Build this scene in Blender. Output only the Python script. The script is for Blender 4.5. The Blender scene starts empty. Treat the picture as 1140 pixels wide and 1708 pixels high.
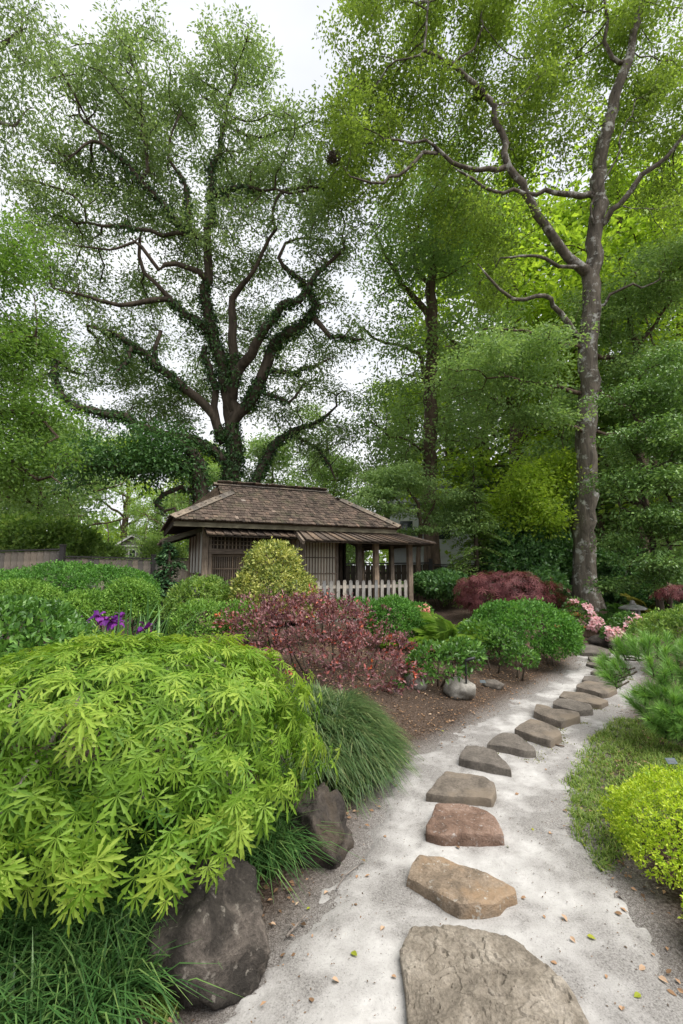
import bpy, math, random
import numpy as np
from mathutils import Vector, Matrix, noise as mnoise
from mathutils.kdtree import KDTree

# ------------------------------------------------------------------ camera, sky, sun, exposure
scene = bpy.context.scene
col = scene.collection
FPX = 759.0                       # focal length in photograph pixels (1140 x 1708)
PITCH = math.atan((948 - 854) / FPX)
EYE = np.array([0.0, 0.0, 1.65])
cam_d = bpy.data.cameras.new('camera')
cam_d.sensor_fit = 'VERTICAL'
cam_d.sensor_height = 36.0
cam_d.lens = 36.0 * FPX / 1708.0
cam_d.clip_start = 0.05
cam_d.clip_end = 2000
cam = bpy.data.objects.new('camera', cam_d)
col.objects.link(cam)
cam.location = EYE
cam.rotation_euler = (math.pi / 2 + PITCH, 0, 0)
scene.camera = cam

SUN_EL, SUN_AZ = math.radians(63), math.radians(118)     # azimuth clockwise from +Y (ahead), towards +X
world = bpy.data.worlds.new('World')
scene.world = world
world.use_nodes = True
wn, wl = world.node_tree.nodes, world.node_tree.links
wn.clear()
w_out = wn.new('ShaderNodeOutputWorld')
w_bg = wn.new('ShaderNodeBackground')
w_sky = wn.new('ShaderNodeTexSky')
w_sky.sky_type = 'NISHITA'
w_sky.sun_disc = False
w_sky.sun_elevation = SUN_EL
w_sky.sun_rotation = SUN_AZ
w_sky.air_density = 1.0
w_sky.dust_density = 3.0
w_tc = wn.new('ShaderNodeTexCoord')
w_map = wn.new('ShaderNodeMapping')
w_map.inputs['Scale'].default_value = (1.0, 1.0, 2.2)
w_no = wn.new('ShaderNodeTexNoise')
w_no.inputs['Scale'].default_value = 1.6
w_no.inputs['Detail'].default_value = 5
w_ramp = wn.new('ShaderNodeValToRGB')
w_ramp.color_ramp.elements[0].position = 0.30
w_ramp.color_ramp.elements[0].color = (0.62, 0.62, 0.62, 1)
w_ramp.color_ramp.elements[1].position = 0.62
w_ramp.color_ramp.elements[1].color = (1, 1, 1, 1)
w_mix = wn.new('ShaderNodeMix')
w_mix.data_type = 'RGBA'
w_mix.inputs['B'].default_value = (6.9, 7.0, 7.25, 1)      # bright overcast cloud
wl.new(w_tc.outputs['Generated'], w_map.inputs['Vector'])
wl.new(w_map.outputs['Vector'], w_no.inputs['Vector'])
wl.new(w_no.outputs['Fac'], w_ramp.inputs['Fac'])
wl.new(w_ramp.outputs['Color'], w_mix.inputs['Factor'])
wl.new(w_sky.outputs['Color'], w_mix.inputs['A'])
wl.new(w_mix.outputs['Result'], w_bg.inputs['Color'])
w_bg.inputs['Strength'].default_value = 0.076
wl.new(w_bg.outputs['Background'], w_out.inputs['Surface'])

sun_d = bpy.data.lights.new('sun', 'SUN')
sun_d.energy = 2.6
sun_d.angle = math.radians(50)
sun_d.color = (1.0, 0.965, 0.9)
sun = bpy.data.objects.new('sun', sun_d)
col.objects.link(sun)
_sd = Vector((math.sin(SUN_AZ) * math.cos(SUN_EL), math.cos(SUN_AZ) * math.cos(SUN_EL), math.sin(SUN_EL)))
sun.rotation_euler = _sd.to_track_quat('Z', 'Y').to_euler()

scene.view_settings.view_transform = 'Standard'
scene.view_settings.look = 'None'
scene.view_settings.gamma = 1.0
scene.view_settings.exposure = 1.12
scene.render.engine = 'CYCLES'
cy = scene.cycles
cy.max_bounces = 8
cy.diffuse_bounces = 5
cy.glossy_bounces = 2
cy.transmission_bounces = 4
cy.transparent_max_bounces = 4
cy.use_adaptive_sampling = True
cy.adaptive_threshold = 0.02
cy.use_denoising = True
cy.sample_clamp_indirect = 6

# ------------------------------------------------------------------ pixel helpers
_cp, _sp = math.cos(PITCH), math.sin(PITCH)
def ray(u, v):
    a = (u - 570) / FPX; b = (854 - v) / FPX
    return np.array([a, _cp - b * _sp, _sp + b * _cp])
def P(u, v, Y):
    d = ray(u, v); return EYE + d * (Y / d[1])
def G(u, v, z=0.0):
    d = ray(u, v); return EYE + d * ((z - EYE[2]) / d[2])
def blob(u, v, ru, rv, Y, ry, w=1.0):
    c = P(u, v, Y)
    rx = (P(u + ru, v, Y)[0] - P(u - ru, v, Y)[0]) / 2
    rz = (P(u, v - rv, Y)[2] - P(u, v + rv, Y)[2]) / 2
    return (c, np.array([rx, ry, rz]), w)

def smooth(a, b, x):
    t = np.clip((x - a) / (b - a), 0, 1)
    return t * t * (3 - 2 * t)
def nz(p, s=1.0, o=3, seed=0.0):
    return mnoise.fractal(Vector((p[0] * s + seed, p[1] * s - seed, p[2] * s + 2 * seed)), 0.6, 2.0, o)
def unit(a):
    a = np.asarray(a, float)
    return a / np.maximum(np.linalg.norm(a, axis=-1, keepdims=True), 1e-9)

# ------------------------------------------------------------------ objects
def tag(o, label=None, cat=None, group=None, kind=None):
    if label: o['label'] = label
    if cat: o['category'] = cat
    if group: o['group'] = group
    if kind: o['kind'] = kind
    return o
def thing(name, loc, label, cat, group=None, rz=0.0):
    o = bpy.data.objects.new(name, None)
    o.empty_display_size = 0.1
    o.location = Vector([float(x) for x in loc]); o.rotation_euler = (0, 0, rz)
    col.objects.link(o)
    return tag(o, label, cat, group)
def link(name, me, parent=None, loc=None, rot=None, scale=None):
    o = bpy.data.objects.new(name, me)
    col.objects.link(o)
    if parent is not None: o.parent = parent
    if loc is not None: o.location = loc
    if rot is not None: o.rotation_euler = rot
    if scale is not None: o.scale = (scale, scale, scale) if np.isscalar(scale) else scale
    return o

class MB:
    """collects triangles / quads and builds one mesh"""
    def __init__(s): s.v = []; s.t = []; s.q = []; s.tint = []; s.n = 0
    def add(s, V, tris=None, quads=None, tint=0.5):
        V = np.asarray(V, float).reshape(-1, 3)
        s.v.append(V)
        s.tint.append(np.broadcast_to(np.asarray(tint, float), (len(V),)).copy())
        if tris is not None and len(tris): s.t.append(np.asarray(tris, int).reshape(-1, 3) + s.n)
        if quads is not None and len(quads): s.q.append(np.asarray(quads, int).reshape(-1, 4) + s.n)
        s.n += len(V)
    def box(s, c, size, R=None, tint=0.5, taper=1.0):
        h = np.asarray(size, float) / 2
        V = np.array([[x, y, z] for z in (-1, 1) for y in (-1, 1) for x in (-1, 1)], float) * h
        if taper != 1.0: V[4:, :2] *= taper
        if R is not None: V = V @ np.asarray(R).T
        s.add(V + np.asarray(c), quads=[(0, 2, 3, 1), (4, 5, 7, 6), (0, 1, 5, 4), (2, 6, 7, 3), (0, 4, 6, 2), (1, 3, 7, 5)], tint=tint)
    def prism(s, poly, z0, z1, tint=0.5):
        """poly: (n,2) ccw list; or (n,3) bottoms and z1 an offset vector"""
        poly = np.asarray(poly, float); n = len(poly)
        if poly.shape[1] == 2:
            a = np.c_[poly, np.full(n, z0)]; b = np.c_[poly, np.full(n, z1)]
        else:
            a = poly + np.asarray(z0); b = poly + np.asarray(z1)
        V = np.r_[a, b]
        q = [(i, (i + 1) % n, n + (i + 1) % n, n + i) for i in range(n)]
        t = [(0, i + 1, i) for i in range(1, n - 1)] + [(n, n + i, n + i + 1) for i in range(1, n - 1)]
        s.add(V, t, q, tint)
    def tube(s, pts, rad, sides=6, tint=0.5, cap=True):
        pts = np.asarray(pts, float); n = len(pts)
        if n < 2: return
        rad = np.broadcast_to(np.asarray(rad, float), (n,))
        T = unit(np.gradient(pts, axis=0))
        ref = np.array([0, 0, 1.0]) if abs(T[0][2]) < 0.9 else np.array([1.0, 0, 0])
        X = unit(np.cross(ref, T[0]))
        ang = np.arange(sides) * 2 * math.pi / sides
        ca, sa = np.cos(ang)[:, None], np.sin(ang)[:, None]
        V = np.empty((n, sides, 3))
        for i in range(n):
            X = X - T[i] * (X @ T[i]); X = X / max(np.linalg.norm(X), 1e-9)
            Yv = np.cross(T[i], X)
            V[i] = pts[i] + rad[i] * (ca * X + sa * Yv)
        i = np.arange(n - 1)[:, None] * sides; j = np.arange(sides)[None]; k = (np.arange(sides)[None] + 1) % sides
        q = np.stack([i + j, i + k, i + sides + k, i + sides + j], -1).reshape(-1, 4)
        t = []
        if cap and sides > 3:
            t = [(0, a + 1, a) for a in range(1, sides - 1)]
            o = (n - 1) * sides
            t += [(o, o + a, o + a + 1) for a in range(1, sides - 1)]
        s.add(V.reshape(-1, 3), t, q, tint)
    def leaves(s, tpl, pos, axis, nrm, size, tint):
        V, F = tpl
        pos = np.asarray(pos, float); n = len(pos)
        if n == 0: return
        Y = unit(axis); Z = np.asarray(nrm, float); Z = unit(Z - Y * np.sum(Y * Z, -1, keepdims=True) + 1e-6)
        X = np.cross(Y, Z)
        size = np.broadcast_to(np.asarray(size, float), (n,))
        W = pos[:, None] + size[:, None, None] * (V[None, :, 0:1] * X[:, None] + V[None, :, 1:2] * Y[:, None] + V[None, :, 2:3] * Z[:, None])
        k = len(V)
        Fa = (F[None] + (np.arange(n) * k)[:, None, None]).reshape(-1, 3)
        s.add(W.reshape(-1, 3), Fa, None, np.repeat(np.broadcast_to(tint, (n,)), k))
    def mesh(s, name, mat, smooth_sh=False, origin=None, sharp=None):
        V = np.concatenate(s.v); 
        if origin is not None: V = V - np.asarray(origin)
        t = np.concatenate(s.t) if s.t else np.zeros((0, 3), int)
        q = np.concatenate(s.q) if s.q else np.zeros((0, 4), int)
        me = bpy.data.meshes.new(name)
        me.vertices.add(len(V)); me.vertices.foreach_set('co', V.astype(np.float32).ravel())
        nl = t.size + q.size
        me.loops.add(nl)
        me.loops.foreach_set('vertex_index', np.r_[t.ravel(), q.ravel()].astype(np.int32))
        nf = len(t) + len(q)
        me.polygons.add(nf)
        st = np.r_[np.arange(len(t)) * 3, t.size + np.arange(len(q)) * 4].astype(np.int32)
        me.polygons.foreach_set('loop_start', st)
        me.polygons.foreach_set('use_smooth', np.full(nf, smooth_sh, bool))
        at = me.attributes.new('tint', 'FLOAT', 'POINT')
        at.data.foreach_set('value', np.concatenate(s.tint).astype(np.float32))
        me.update(calc_edges=True)
        if smooth_sh and sharp: me.set_sharp_from_angle(angle=math.radians(sharp))
        if mat: me.materials.append(mat)
        return me
    def build(s, name, mat, parent=None, smooth_sh=False, local=False):
        origin = None
        if parent is not None and not local: origin = np.array(parent.location)
        return link(name, s.mesh(name, mat, smooth_sh, origin), parent)

# ------------------------------------------------------------------ materials
def M_new(name):
    m = bpy.data.materials.new(name); m.use_nodes = True
    n, l = m.node_tree.nodes, m.node_tree.links
    return m, n, l, n['Principled BSDF']
def ramp(n, stops):
    r = n.new('ShaderNodeValToRGB'); e = r.color_ramp.elements
    while len(e) < len(stops): e.new(0.5)
    for x, (p, c) in zip(e, stops):
        x.position = p; x.color = (c[0], c[1], c[2], 1) if not np.isscalar(c) else (c, c, c, 1)
    return r
def texn(n, l, scale, detail=4, rough=0.55, vec=None, stretch=None, dist=0.0, coord='Object'):
    t = n.new('ShaderNodeTexNoise')
    t.inputs['Scale'].default_value = scale; t.inputs['Detail'].default_value = detail
    t.inputs['Roughness'].default_value = rough; t.inputs['Distortion'].default_value = dist
    tc = n.new('ShaderNodeTexCoord'); src = tc.outputs[coord]
    if stretch is not None:
        mp = n.new('ShaderNodeMapping'); mp.inputs['Scale'].default_value = stretch
        l.new(src, mp.inputs['Vector']); src = mp.outputs['Vector']
    l.new(src, t.inputs['Vector'])
    return t
def mixc(n, l, fac, a, b, mode='MIX'):
    m = n.new('ShaderNodeMix'); m.data_type = 'RGBA'; m.blend_type = mode
    for key, val in (('Factor', fac), ('A', a), ('B', b)):
        if hasattr(val, 'is_linked'): l.new(val, m.inputs[key])
        elif key == 'Factor': m.inputs[key].default_value = val
        else: m.inputs[key].default_value = (*val, 1)
    return m.outputs['Result']
def bump(n, l, b, h, strength=0.4, dist=0.02, prev=None):
    k = n.new('ShaderNodeBump'); k.inputs['Strength'].default_value = strength; k.inputs['Distance'].default_value = dist
    l.new(h, k.inputs['Height'])
    if prev is not None: l.new(prev, k.inputs['Normal'])
    if b is not None: l.new(k.outputs['Normal'], b.inputs['Normal'])
    return k.outputs['Normal']

def leaf_mat(name, stops, rough=0.5, trans=0.35, spec=0.35, tgain=1.3, gain=2.4):
    stops = [tuple(x * gain for x in c) for c in stops]
    m, n, l, b = M_new(name)
    a = n.new('ShaderNodeAttribute'); a.attribute_name = 'tint'
    r = ramp(n, [(i / (len(stops) - 1), c) for i, c in enumerate(stops)])
    l.new(a.outputs['Fac'], r.inputs['Fac'])
    l.new(r.outputs['Color'], b.inputs['Base Color'])
    b.inputs['Roughness'].default_value = rough
    b.inputs['Specular IOR Level'].default_value = spec
    t = n.new('ShaderNodeBsdfTranslucent')
    l.new(mixc(n, l, 1.0, r.outputs['Color'], (tgain, tgain * 1.02, tgain * 0.6), 'MULTIPLY'), t.inputs['Color'])
    x = n.new('ShaderNodeMixShader'); x.inputs['Fac'].default_value = trans
    l.new(b.outputs['BSDF'], x.inputs[1]); l.new(t.outputs['BSDF'], x.inputs[2])
    l.new(x.outputs['Shader'], n['Material Output'].inputs['Surface'])
    return m
def bark_mat(name, c0, c1, c2=None, lichen=0.0, sc=6):
    m, n, l, b = M_new(name)
    t = texn(n, l, sc, 6, 0.65, stretch=(1, 1, 0.22), dist=0.6)
    r = ramp(n, [(0.3, c0), (0.62, c1)]); l.new(t.outputs['Fac'], r.inputs['Fac'])
    out = r.outputs['Color']
    if lichen:
        t2 = texn(n, l, 3.2, 6, 0.7)
        r2 = ramp(n, [(1 - lichen - 0.06, 0), (1 - lichen + 0.03, 1)]); l.new(t2.outputs['Fac'], r2.inputs['Fac'])
        out = mixc(n, l, r2.outputs['Color'], out, c2)
    l.new(out, b.inputs['Base Color']); b.inputs['Roughness'].default_value = 0.9
    b.inputs['Specular IOR Level'].default_value = 0.15
    bump(n, l, b, t.outputs['Fac'], 0.9, 0.05)
    return m
def wood_mat(name, c0, c1, c2, stretch=(14, 14, 1.2), sc=3, use_tint=False, rough=0.85):
    """weathered timber: grain along local z, stains, each piece a little different"""
    m, n, l, b = M_new(name)
    g = texn(n, l, sc, 6, 0.65, stretch=stretch, dist=0.3)
    r = ramp(n, [(0.28, c0), (0.52, c1), (0.75, c2)]); l.new(g.outputs['Fac'], r.inputs['Fac'])
    s = texn(n, l, 2.3, 4, 0.6)
    rs = ramp(n, [(0.35, 0.55), (0.65, 1.1)]); l.new(s.outputs['Fac'], rs.inputs['Fac'])
    out = mixc(n, l, 1.0, r.outputs['Color'], rs.outputs['Color'], 'MULTIPLY')
    if use_tint:
        a = n.new('ShaderNodeAttribute'); a.attribute_name = 'tint'; f = a.outputs['Fac']
    else:
        a = n.new('ShaderNodeObjectInfo'); f = a.outputs['Random']
    rt = ramp(n, [(0, (0.62, 0.64, 0.68)), (0.5, (0.95, 0.93, 0.9)), (1, (1.3, 1.2, 1.08))]); l.new(f, rt.inputs['Fac'])
    out = mixc(n, l, 1.0, out, rt.outputs['Color'], 'MULTIPLY')
    l.new(out, b.inputs['Base Color']); b.inputs['Roughness'].default_value = rough
    b.inputs['Specular IOR Level'].default_value = 0.2
    bump(n, l, b, g.outputs['Fac'], 0.5, 0.006)
    return m
def stone_mat(name, c0, c1, c2, sc=4.0, lichen=None, bstr=0.6, warm=None):
    m, n, l, b = M_new(name)
    t = texn(n, l, sc, 8, 0.68, dist=0.5)
    r = ramp(n, [(0.3, c0), (0.5, c1), (0.68, c2)]); l.new(t.outputs['Fac'], r.inputs['Fac'])
    out = r.outputs['Color']
    f = texn(n, l, sc * 14, 5, 0.7)
    rf = ramp(n, [(0.3, 0.6), (0.6, 1.12)]); l.new(f.outputs['Fac'], rf.inputs['Fac'])
    out = mixc(n, l, 1.0, out, rf.outputs['Color'], 'MULTIPLY')
    if warm:
        t3 = texn(n, l, sc * 0.8, 4, 0.6); r3 = ramp(n, [(0.48, 0), (0.62, 0.8)]); l.new(t3.outputs['Fac'], r3.inputs['Fac'])
        out = mixc(n, l, r3.outputs['Color'], out, warm)
    if lichen:
        t2 = texn(n, l, sc * 5, 5, 0.65); r2 = ramp(n, [(0.6, 0), (0.68, 0.85)]); l.new(t2.outputs['Fac'], r2.inputs['Fac'])
        out = mixc(n, l, r2.outputs['Color'], out, lichen)
    l.new(out, b.inputs['Base Color']); b.inputs['Roughness'].default_value = 0.92
    b.inputs['Specular IOR Level'].default_value = 0.2
    k = bump(n, l, None, t.outputs['Fac'], bstr, 0.03)
    bump(n, l, b, f.outputs['Fac'], bstr * 0.9, 0.006, k)
    return m
def plain(name, c, rough=0.6, spec=0.3, metal=0.0, var=0.15, sc=9):
    m, n, l, b = M_new(name)
    t = texn(n, l, sc, 5, 0.6); r = ramp(n, [(0.3, tuple(x * (1 - var) for x in c)), (0.7, tuple(x * (1 + var) for x in c))])
    l.new(t.outputs['Fac'], r.inputs['Fac']); l.new(r.outputs['Color'], b.inputs['Base Color'])
    b.inputs['Roughness'].default_value = rough; b.inputs['Specular IOR Level'].default_value = spec; b.inputs['Metallic'].default_value = metal
    return m

# leaf shapes: y along the leaf, z up
LEAF4 = (np.array([(0, 0, 0), (.26, .45, .07), (0, 1, -.06), (-.26, .45, .07)], float), np.array([(0, 1, 2), (0, 2, 3)]))
LEAF6 = (np.array([(0, 0, 0), (.24, .28, .07), (.22, .62, .05), (0, 1, -.1), (-.22, .62, .05), (-.24, .28, .07)], float),
         np.array([(0, 1, 2), (0, 2, 3), (0, 3, 4), (0, 4, 5)]))
def needle_tpl(w=0.025, bend=0.15):
    return (np.array([(-w, 0, 0), (w, 0, 0), (w * .8, .5, bend * .3), (-w * .8, .5, bend * .3), (0, 1, -bend * .2)], float),
            np.array([(0, 1, 2), (0, 2, 3), (3, 2, 4)]))
def lobed_leaf(lobes=7, width=.13, seed=0, spread=255):
    """a cut Japanese maple leaf: pointed, toothed lobes fanning from the stalk"""
    rg = np.random.default_rng(seed)
    V, F = [(0, 0, 0), (.012, -.45, .10), (-.012, -.45, .10)], [(0, 2, 1)]
    for k in range(lobes):
        m = abs(k - (lobes - 1) / 2)
        a = math.radians((k - (lobes - 1) / 2) * spread / lobes + rg.uniform(-5, 5))
        L = (1.0 - .11 * m ** 1.15) * rg.uniform(.88, 1.08); droop = rg.uniform(.14, .42); w = width * (.75 + .25 * L) * rg.uniform(.85, 1.15)
        d = np.array([math.sin(a), math.cos(a)]); e = np.array([d[1], -d[0]])
        def pt(y, x):
            q = d * y * L + e * x
            V.append((q[0], q[1], -droop * (y * L) ** 2 + .35 * abs(x) * (1 - y))); return len(V) - 1
        m0, m1, tip = pt(.13, 0), pt(.60, 0), pt(1.0, rg.normal(0, .03))
        for s in (1, -1):
            n0, t1, n1, t2 = pt(.32, s * w * .42), pt(.58, s * w), pt(.60, s * w * .42), pt(.80, s * w * .62)
            for f in ((0, n0, m0), (m0, n0, t1), (m0, t1, n1), (m0, n1, m1), (m1, n1, t2), (m1, t2, tip)): F.append(f if s > 0 else (f[0], f[2], f[1]))
    return (np.array(V, float), np.array(F))
# ------------------------------------------------------------------ tree growing (space colonisation on hand-placed limbs)
class Skel:
    def __init__(s): s.p = []; s.par = []; s.r = []; s.hand = []
    def add(s, p, par, r=0.0, hand=False):
        s.p.append(np.asarray(p, float)); s.par.append(par); s.r.append(r); s.hand.append(hand); return len(s.p) - 1
    def limb(s, pts, step, rg, jit=0.05, root=False):
        pts = [np.asarray(q, float) for q in pts]
        if root: last = s.add(pts[0][:3], -1, pts[0][3], True)
        else:
            d = np.linalg.norm(np.array(s.p) - pts[0][:3], axis=1); last = int(d.argmin())
            if d[last] > step * .6: pts = [np.r_[s.p[last], pts[0][3]]] + pts
        # catmull-rom through the points
        A = [pts[0]] + pts + [pts[-1] + (pts[-1] - pts[-2])]
        for i in range(1, len(A) - 2):
            p0, p1, p2, p3 = A[i - 1], A[i], A[i + 1], A[i + 2]
            n = max(1, int(round(np.linalg.norm(p2[:3] - p1[:3]) / step)))
            for k in range(1, n + 1):
                t = k / n
                q = .5 * (2 * p1 + (p2 - p0) * t + (2 * p0 - 5 * p1 + 4 * p2 - p3) * t * t + (3 * p1 - p0 - 3 * p2 + p3) * t ** 3)
                q[:3] += rg.normal(0, jit, 3) * (0 if root and i < 3 else 1)
                last = s.add(q[:3], last, max(q[3], .01), True)
    def grow(s, att, step, di, kill, iters=80, up=0.05, rg=None):
        att = np.asarray(att); alive = np.ones(len(att), bool)
        grown = {}
        for it in range(iters):
            kd = KDTree(len(s.p))
            for i, q in enumerate(s.p): kd.insert(q, i)
            kd.balance()
            dirs, cnt = {}, {}
            for j in np.nonzero(alive)[0]:
                _, i, d = kd.find(att[j])
                if d < kill: alive[j] = False; continue
                if d > di: continue
                w = (att[j] - s.p[i]) / d
                if i in dirs: dirs[i] = dirs[i] + w; cnt[i] += 1
                else: dirs[i] = w; cnt[i] = 1
            if not dirs: break
            new = 0
            for i, d in dirs.items():
                d = d / max(np.linalg.norm(d), 1e-6) + np.array([0, 0, up]) + rg.normal(0, .16, 3)
                d = d / np.linalg.norm(d)
                g = grown.setdefault(i, [])
                if len(g) >= 3 or any(float(d @ e) > .93 for e in g): continue
                g.append(d); s.add(s.p[i] + d * step, i); new += 1
            if new == 0: break
    def radii(s, tip, e=2.05):
        n = len(s.p); acc = np.zeros(n); R = np.zeros(n)
        for i in range(n - 1, -1, -1):
            R[i] = max(acc[i], tip ** e) ** (1 / e)
            if s.hand[i]: R[i] = max(s.r[i], min(R[i], s.r[i] * 1.15))
            if s.par[i] >= 0: acc[s.par[i]] += R[i] ** e if not s.hand[i] else 0
        s.R = R
        return R
    def chains(s):
        n = len(s.p); kids = [[] for _ in range(n)]
        for i in range(n):
            if s.par[i] >= 0: kids[s.par[i]].append(i)
        out = []; stack = [(0, None)]
        while stack:
            i, start = stack.pop()
            ch = [] if start is None else [start]
            ch.append(i)
            while kids[i]:
                k = max(kids[i], key=lambda q: (s.hand[q], s.R[q]))
                for q in kids[i]:
                    if q != k: stack.append((q, i))
                ch.append(k); i = k
            out.append(ch)
        return out, kids
    def wood(s, minr=0.0):
        mb = MB(); ch, kids = s.chains()
        for c in ch:
            rad = s.R[c].copy()
            if len(c) > 1 and s.par[c[1]] == c[0]: rad[0] = min(rad[0], rad[1] * 1.25)
            if rad.max() < minr: continue
            sides = 10 if rad.max() > .2 else 7 if rad.max() > .08 else 5 if rad.max() > .03 else 3
            pts = np.array([s.p[i] for i in c])
            if not kids[c[-1]]: rad[-1] *= .4
            mb.tube(pts, rad, sides, cap=False)
        return mb

def clump_points(blobs, n, rg, per=14, sig=.35, shell=.55, zf=.7):
    wts = np.array([w * (np.prod(r) ** (2 / 3)) for _, r, w in blobs]); wts /= wts.sum()
    out = []
    for (c, r, w), f in zip(blobs, wts):
        k = max(1, int(n * f / per))
        d = unit(rg.normal(size=(k, 3)))
        rad = (shell + (1 - shell) * rg.random(k)) ** .7
        cc = c + d * r * rad[:, None]
        m = rg.poisson(per, k)
        q = np.repeat(cc, m, 0) + rg.normal(0, sig, (m.sum(), 3)) * [1, 1, zf]
        out.append(q)
    return np.concatenate(out)

def leaf_cloud(mb, anchors, per, sig, size, rg, tpl=LEAF4, droop=.25, flat=.6, tvar=.22, centre=None, tbase=.5):
    n = len(anchors) * per
    base = np.repeat(anchors, per, 0)
    off = np.clip(rg.normal(0, sig, (n, 3)), -2 * sig, 2 * sig) * [1, 1, flat]
    pos = base + off
    ax = unit(off + rg.normal(0, sig * .8, (n, 3)) + [0, 0, -droop * sig])
    nr = unit(rg.normal(0, .55, (n, 3)) + [0, 0, 1.0])
    ct = np.repeat(rg.normal(0, tvar * .6, len(anchors)), per)
    tint = np.clip(tbase + ct + rg.normal(0, tvar * .6, n), 0, 1)
    mb.leaves(tpl, pos, ax, nr, size * rg.uniform(.7, 1.25, n), tint)

def grow_tree(name, label, cat, limbs, blobs, natt, per, leafsize, barkm, leafm, seed, group=None, step=.45, di=6, tip=.012, sig=.3,
              per_clump=14, csig=.4, shell=.5, ivy=None, minr=0.0, droop=.3, tpl=LEAF4, tvar=.22, tbase=.5, flat=.6, up=.05, jit=.05, base=None, zf=.7):
    rg = np.random.default_rng(seed)
    sk = Skel()
    for i, L in enumerate(limbs): sk.limb(L, step, rg, jit, root=(i == 0))
    att = clump_points(blobs, natt, rg, per_clump, csig, shell, zf)
    sk.grow(att, step, di, step * 1.3, 90, up, rg)
    sk.radii(tip)
    loc = sk.p[0] if base is None else base
    root = thing(name, loc, label, cat, group)
    sk.wood(minr).build('trunk', barkm, root, True)
    mb = MB()
    tips = np.array([sk.p[i] for i in range(len(sk.p)) if not sk.hand[i] and sk.R[i] < tip * 1.9])
    kd = KDTree(len(sk.p))
    for i, q in enumerate(sk.p): kd.insert(q, i)
    kd.balance()
    near = np.array([kd.find(a)[2] < step * 2.2 for a in att])
    leaf_cloud(mb, np.concatenate([att[near], tips]), per, sig, leafsize, rg, tpl, droop, flat, tvar, None, tbase)
    mb.build('crown', leafm, root)
    if ivy:
        iv = MB(); im, minrad, dens = ivy
        pos, nn = [], []
        for i in range(len(sk.p)):
            j = sk.par[i]
            if j < 0 or sk.R[i] < minrad or not sk.hand[i]: continue
            if nz(sk.p[i], .35, 2, seed) < -.22: continue
            L = np.linalg.norm(sk.p[i] - sk.p[j]); k = int(dens * L * sk.R[i] * 6)
            t = rg.random(k)[:, None]
            d = unit(rg.normal(size=(k, 3)))
            ax = unit(sk.p[i] - sk.p[j]); d = unit(d - ax * (d @ ax)[:, None])
            pos.append(sk.p[j] + (sk.p[i] - sk.p[j]) * t + d * (sk.R[i] * rg.uniform(.95, 1.35, k)[:, None] + .03)); nn.append(d)
        pos = np.concatenate(pos); nn = np.concatenate(nn)
        iv.leaves(LEAF4, pos, unit(rg.normal(0, .5, pos.shape) + [0, 0, -.6]), unit(nn + rg.normal(0, .4, pos.shape)), .13 * rg.uniform(.7, 1.3, len(pos)), np.clip(rg.normal(.5, .25, len(pos)), 0, 1))
        tag(iv.build('ivy', im, root), 'dark ivy climbing over the limbs', kind='stuff')
    return root, sk

def px(limb):            # (u, v, Y, r) pixels -> metres
    return [np.r_[P(u, v, Y), r] for (u, v, Y, r) in limb]
def copy_tree(o, loc, rz, sc, label, group=None):
    c = o.copy(); col.objects.link(c); c.location = loc; c.rotation_euler = (0, 0, rz); c.scale = (sc, sc, sc) if np.isscalar(sc) else sc
    c['label'] = label
    if group: c['group'] = group
    for ch in list(o.children):
        k = ch.copy(); col.objects.link(k); k.parent = c
    return c

# ------------------------------------------------------------------ shrubs
def dome_points(lobes, n, rg, seed, bump_s=2.2, bump_a=.09, layers=((1.0, .6), (.93, .25), (.82, .15)), low=-.35):
    """points and normals over a union of ellipsoids (centre, radii), lumpy"""
    P_, N_ = [], []
    area = np.array([(r[0] * r[1] + r[0] * r[2] + r[1] * r[2]) for _, r in lobes]); area /= area.sum()
    for (c, r), f in zip(lobes, area):
        c = np.asarray(c, float); r = np.asarray(r, float)
        k = int(n * f * 1.3)
        d = unit(rg.normal(size=(k, 3))); d = d[d[:, 2] > low]
        lay = np.repeat([a for a, _ in layers], [int(len(d) * w) + 1 for _, w in layers])[:len(d)]
        rg.shuffle(lay)
        if len(lay) < len(d): d = d[:len(lay)]
        amp = np.array([1 + bump_a * (nz(q * r, bump_s, 2, seed) * 1.5 + .4 * nz(q * r, bump_s * 3.5, 1, seed + 5)) for q in d])
        pts = c + d * r * (amp * lay * rg.normal(1, .012, len(d)))[:, None]
        nn = unit(d / r)
        keep = np.ones(len(pts), bool)
        for (c2, r2) in lobes:
            if np.allclose(c2, c): continue
            keep &= np.sum(((pts - c2) / r2) ** 2, 1) > .62
        P_.append(pts[keep]); N_.append(nn[keep])
    return np.concatenate(P_), np.concatenate(N_)

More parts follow.
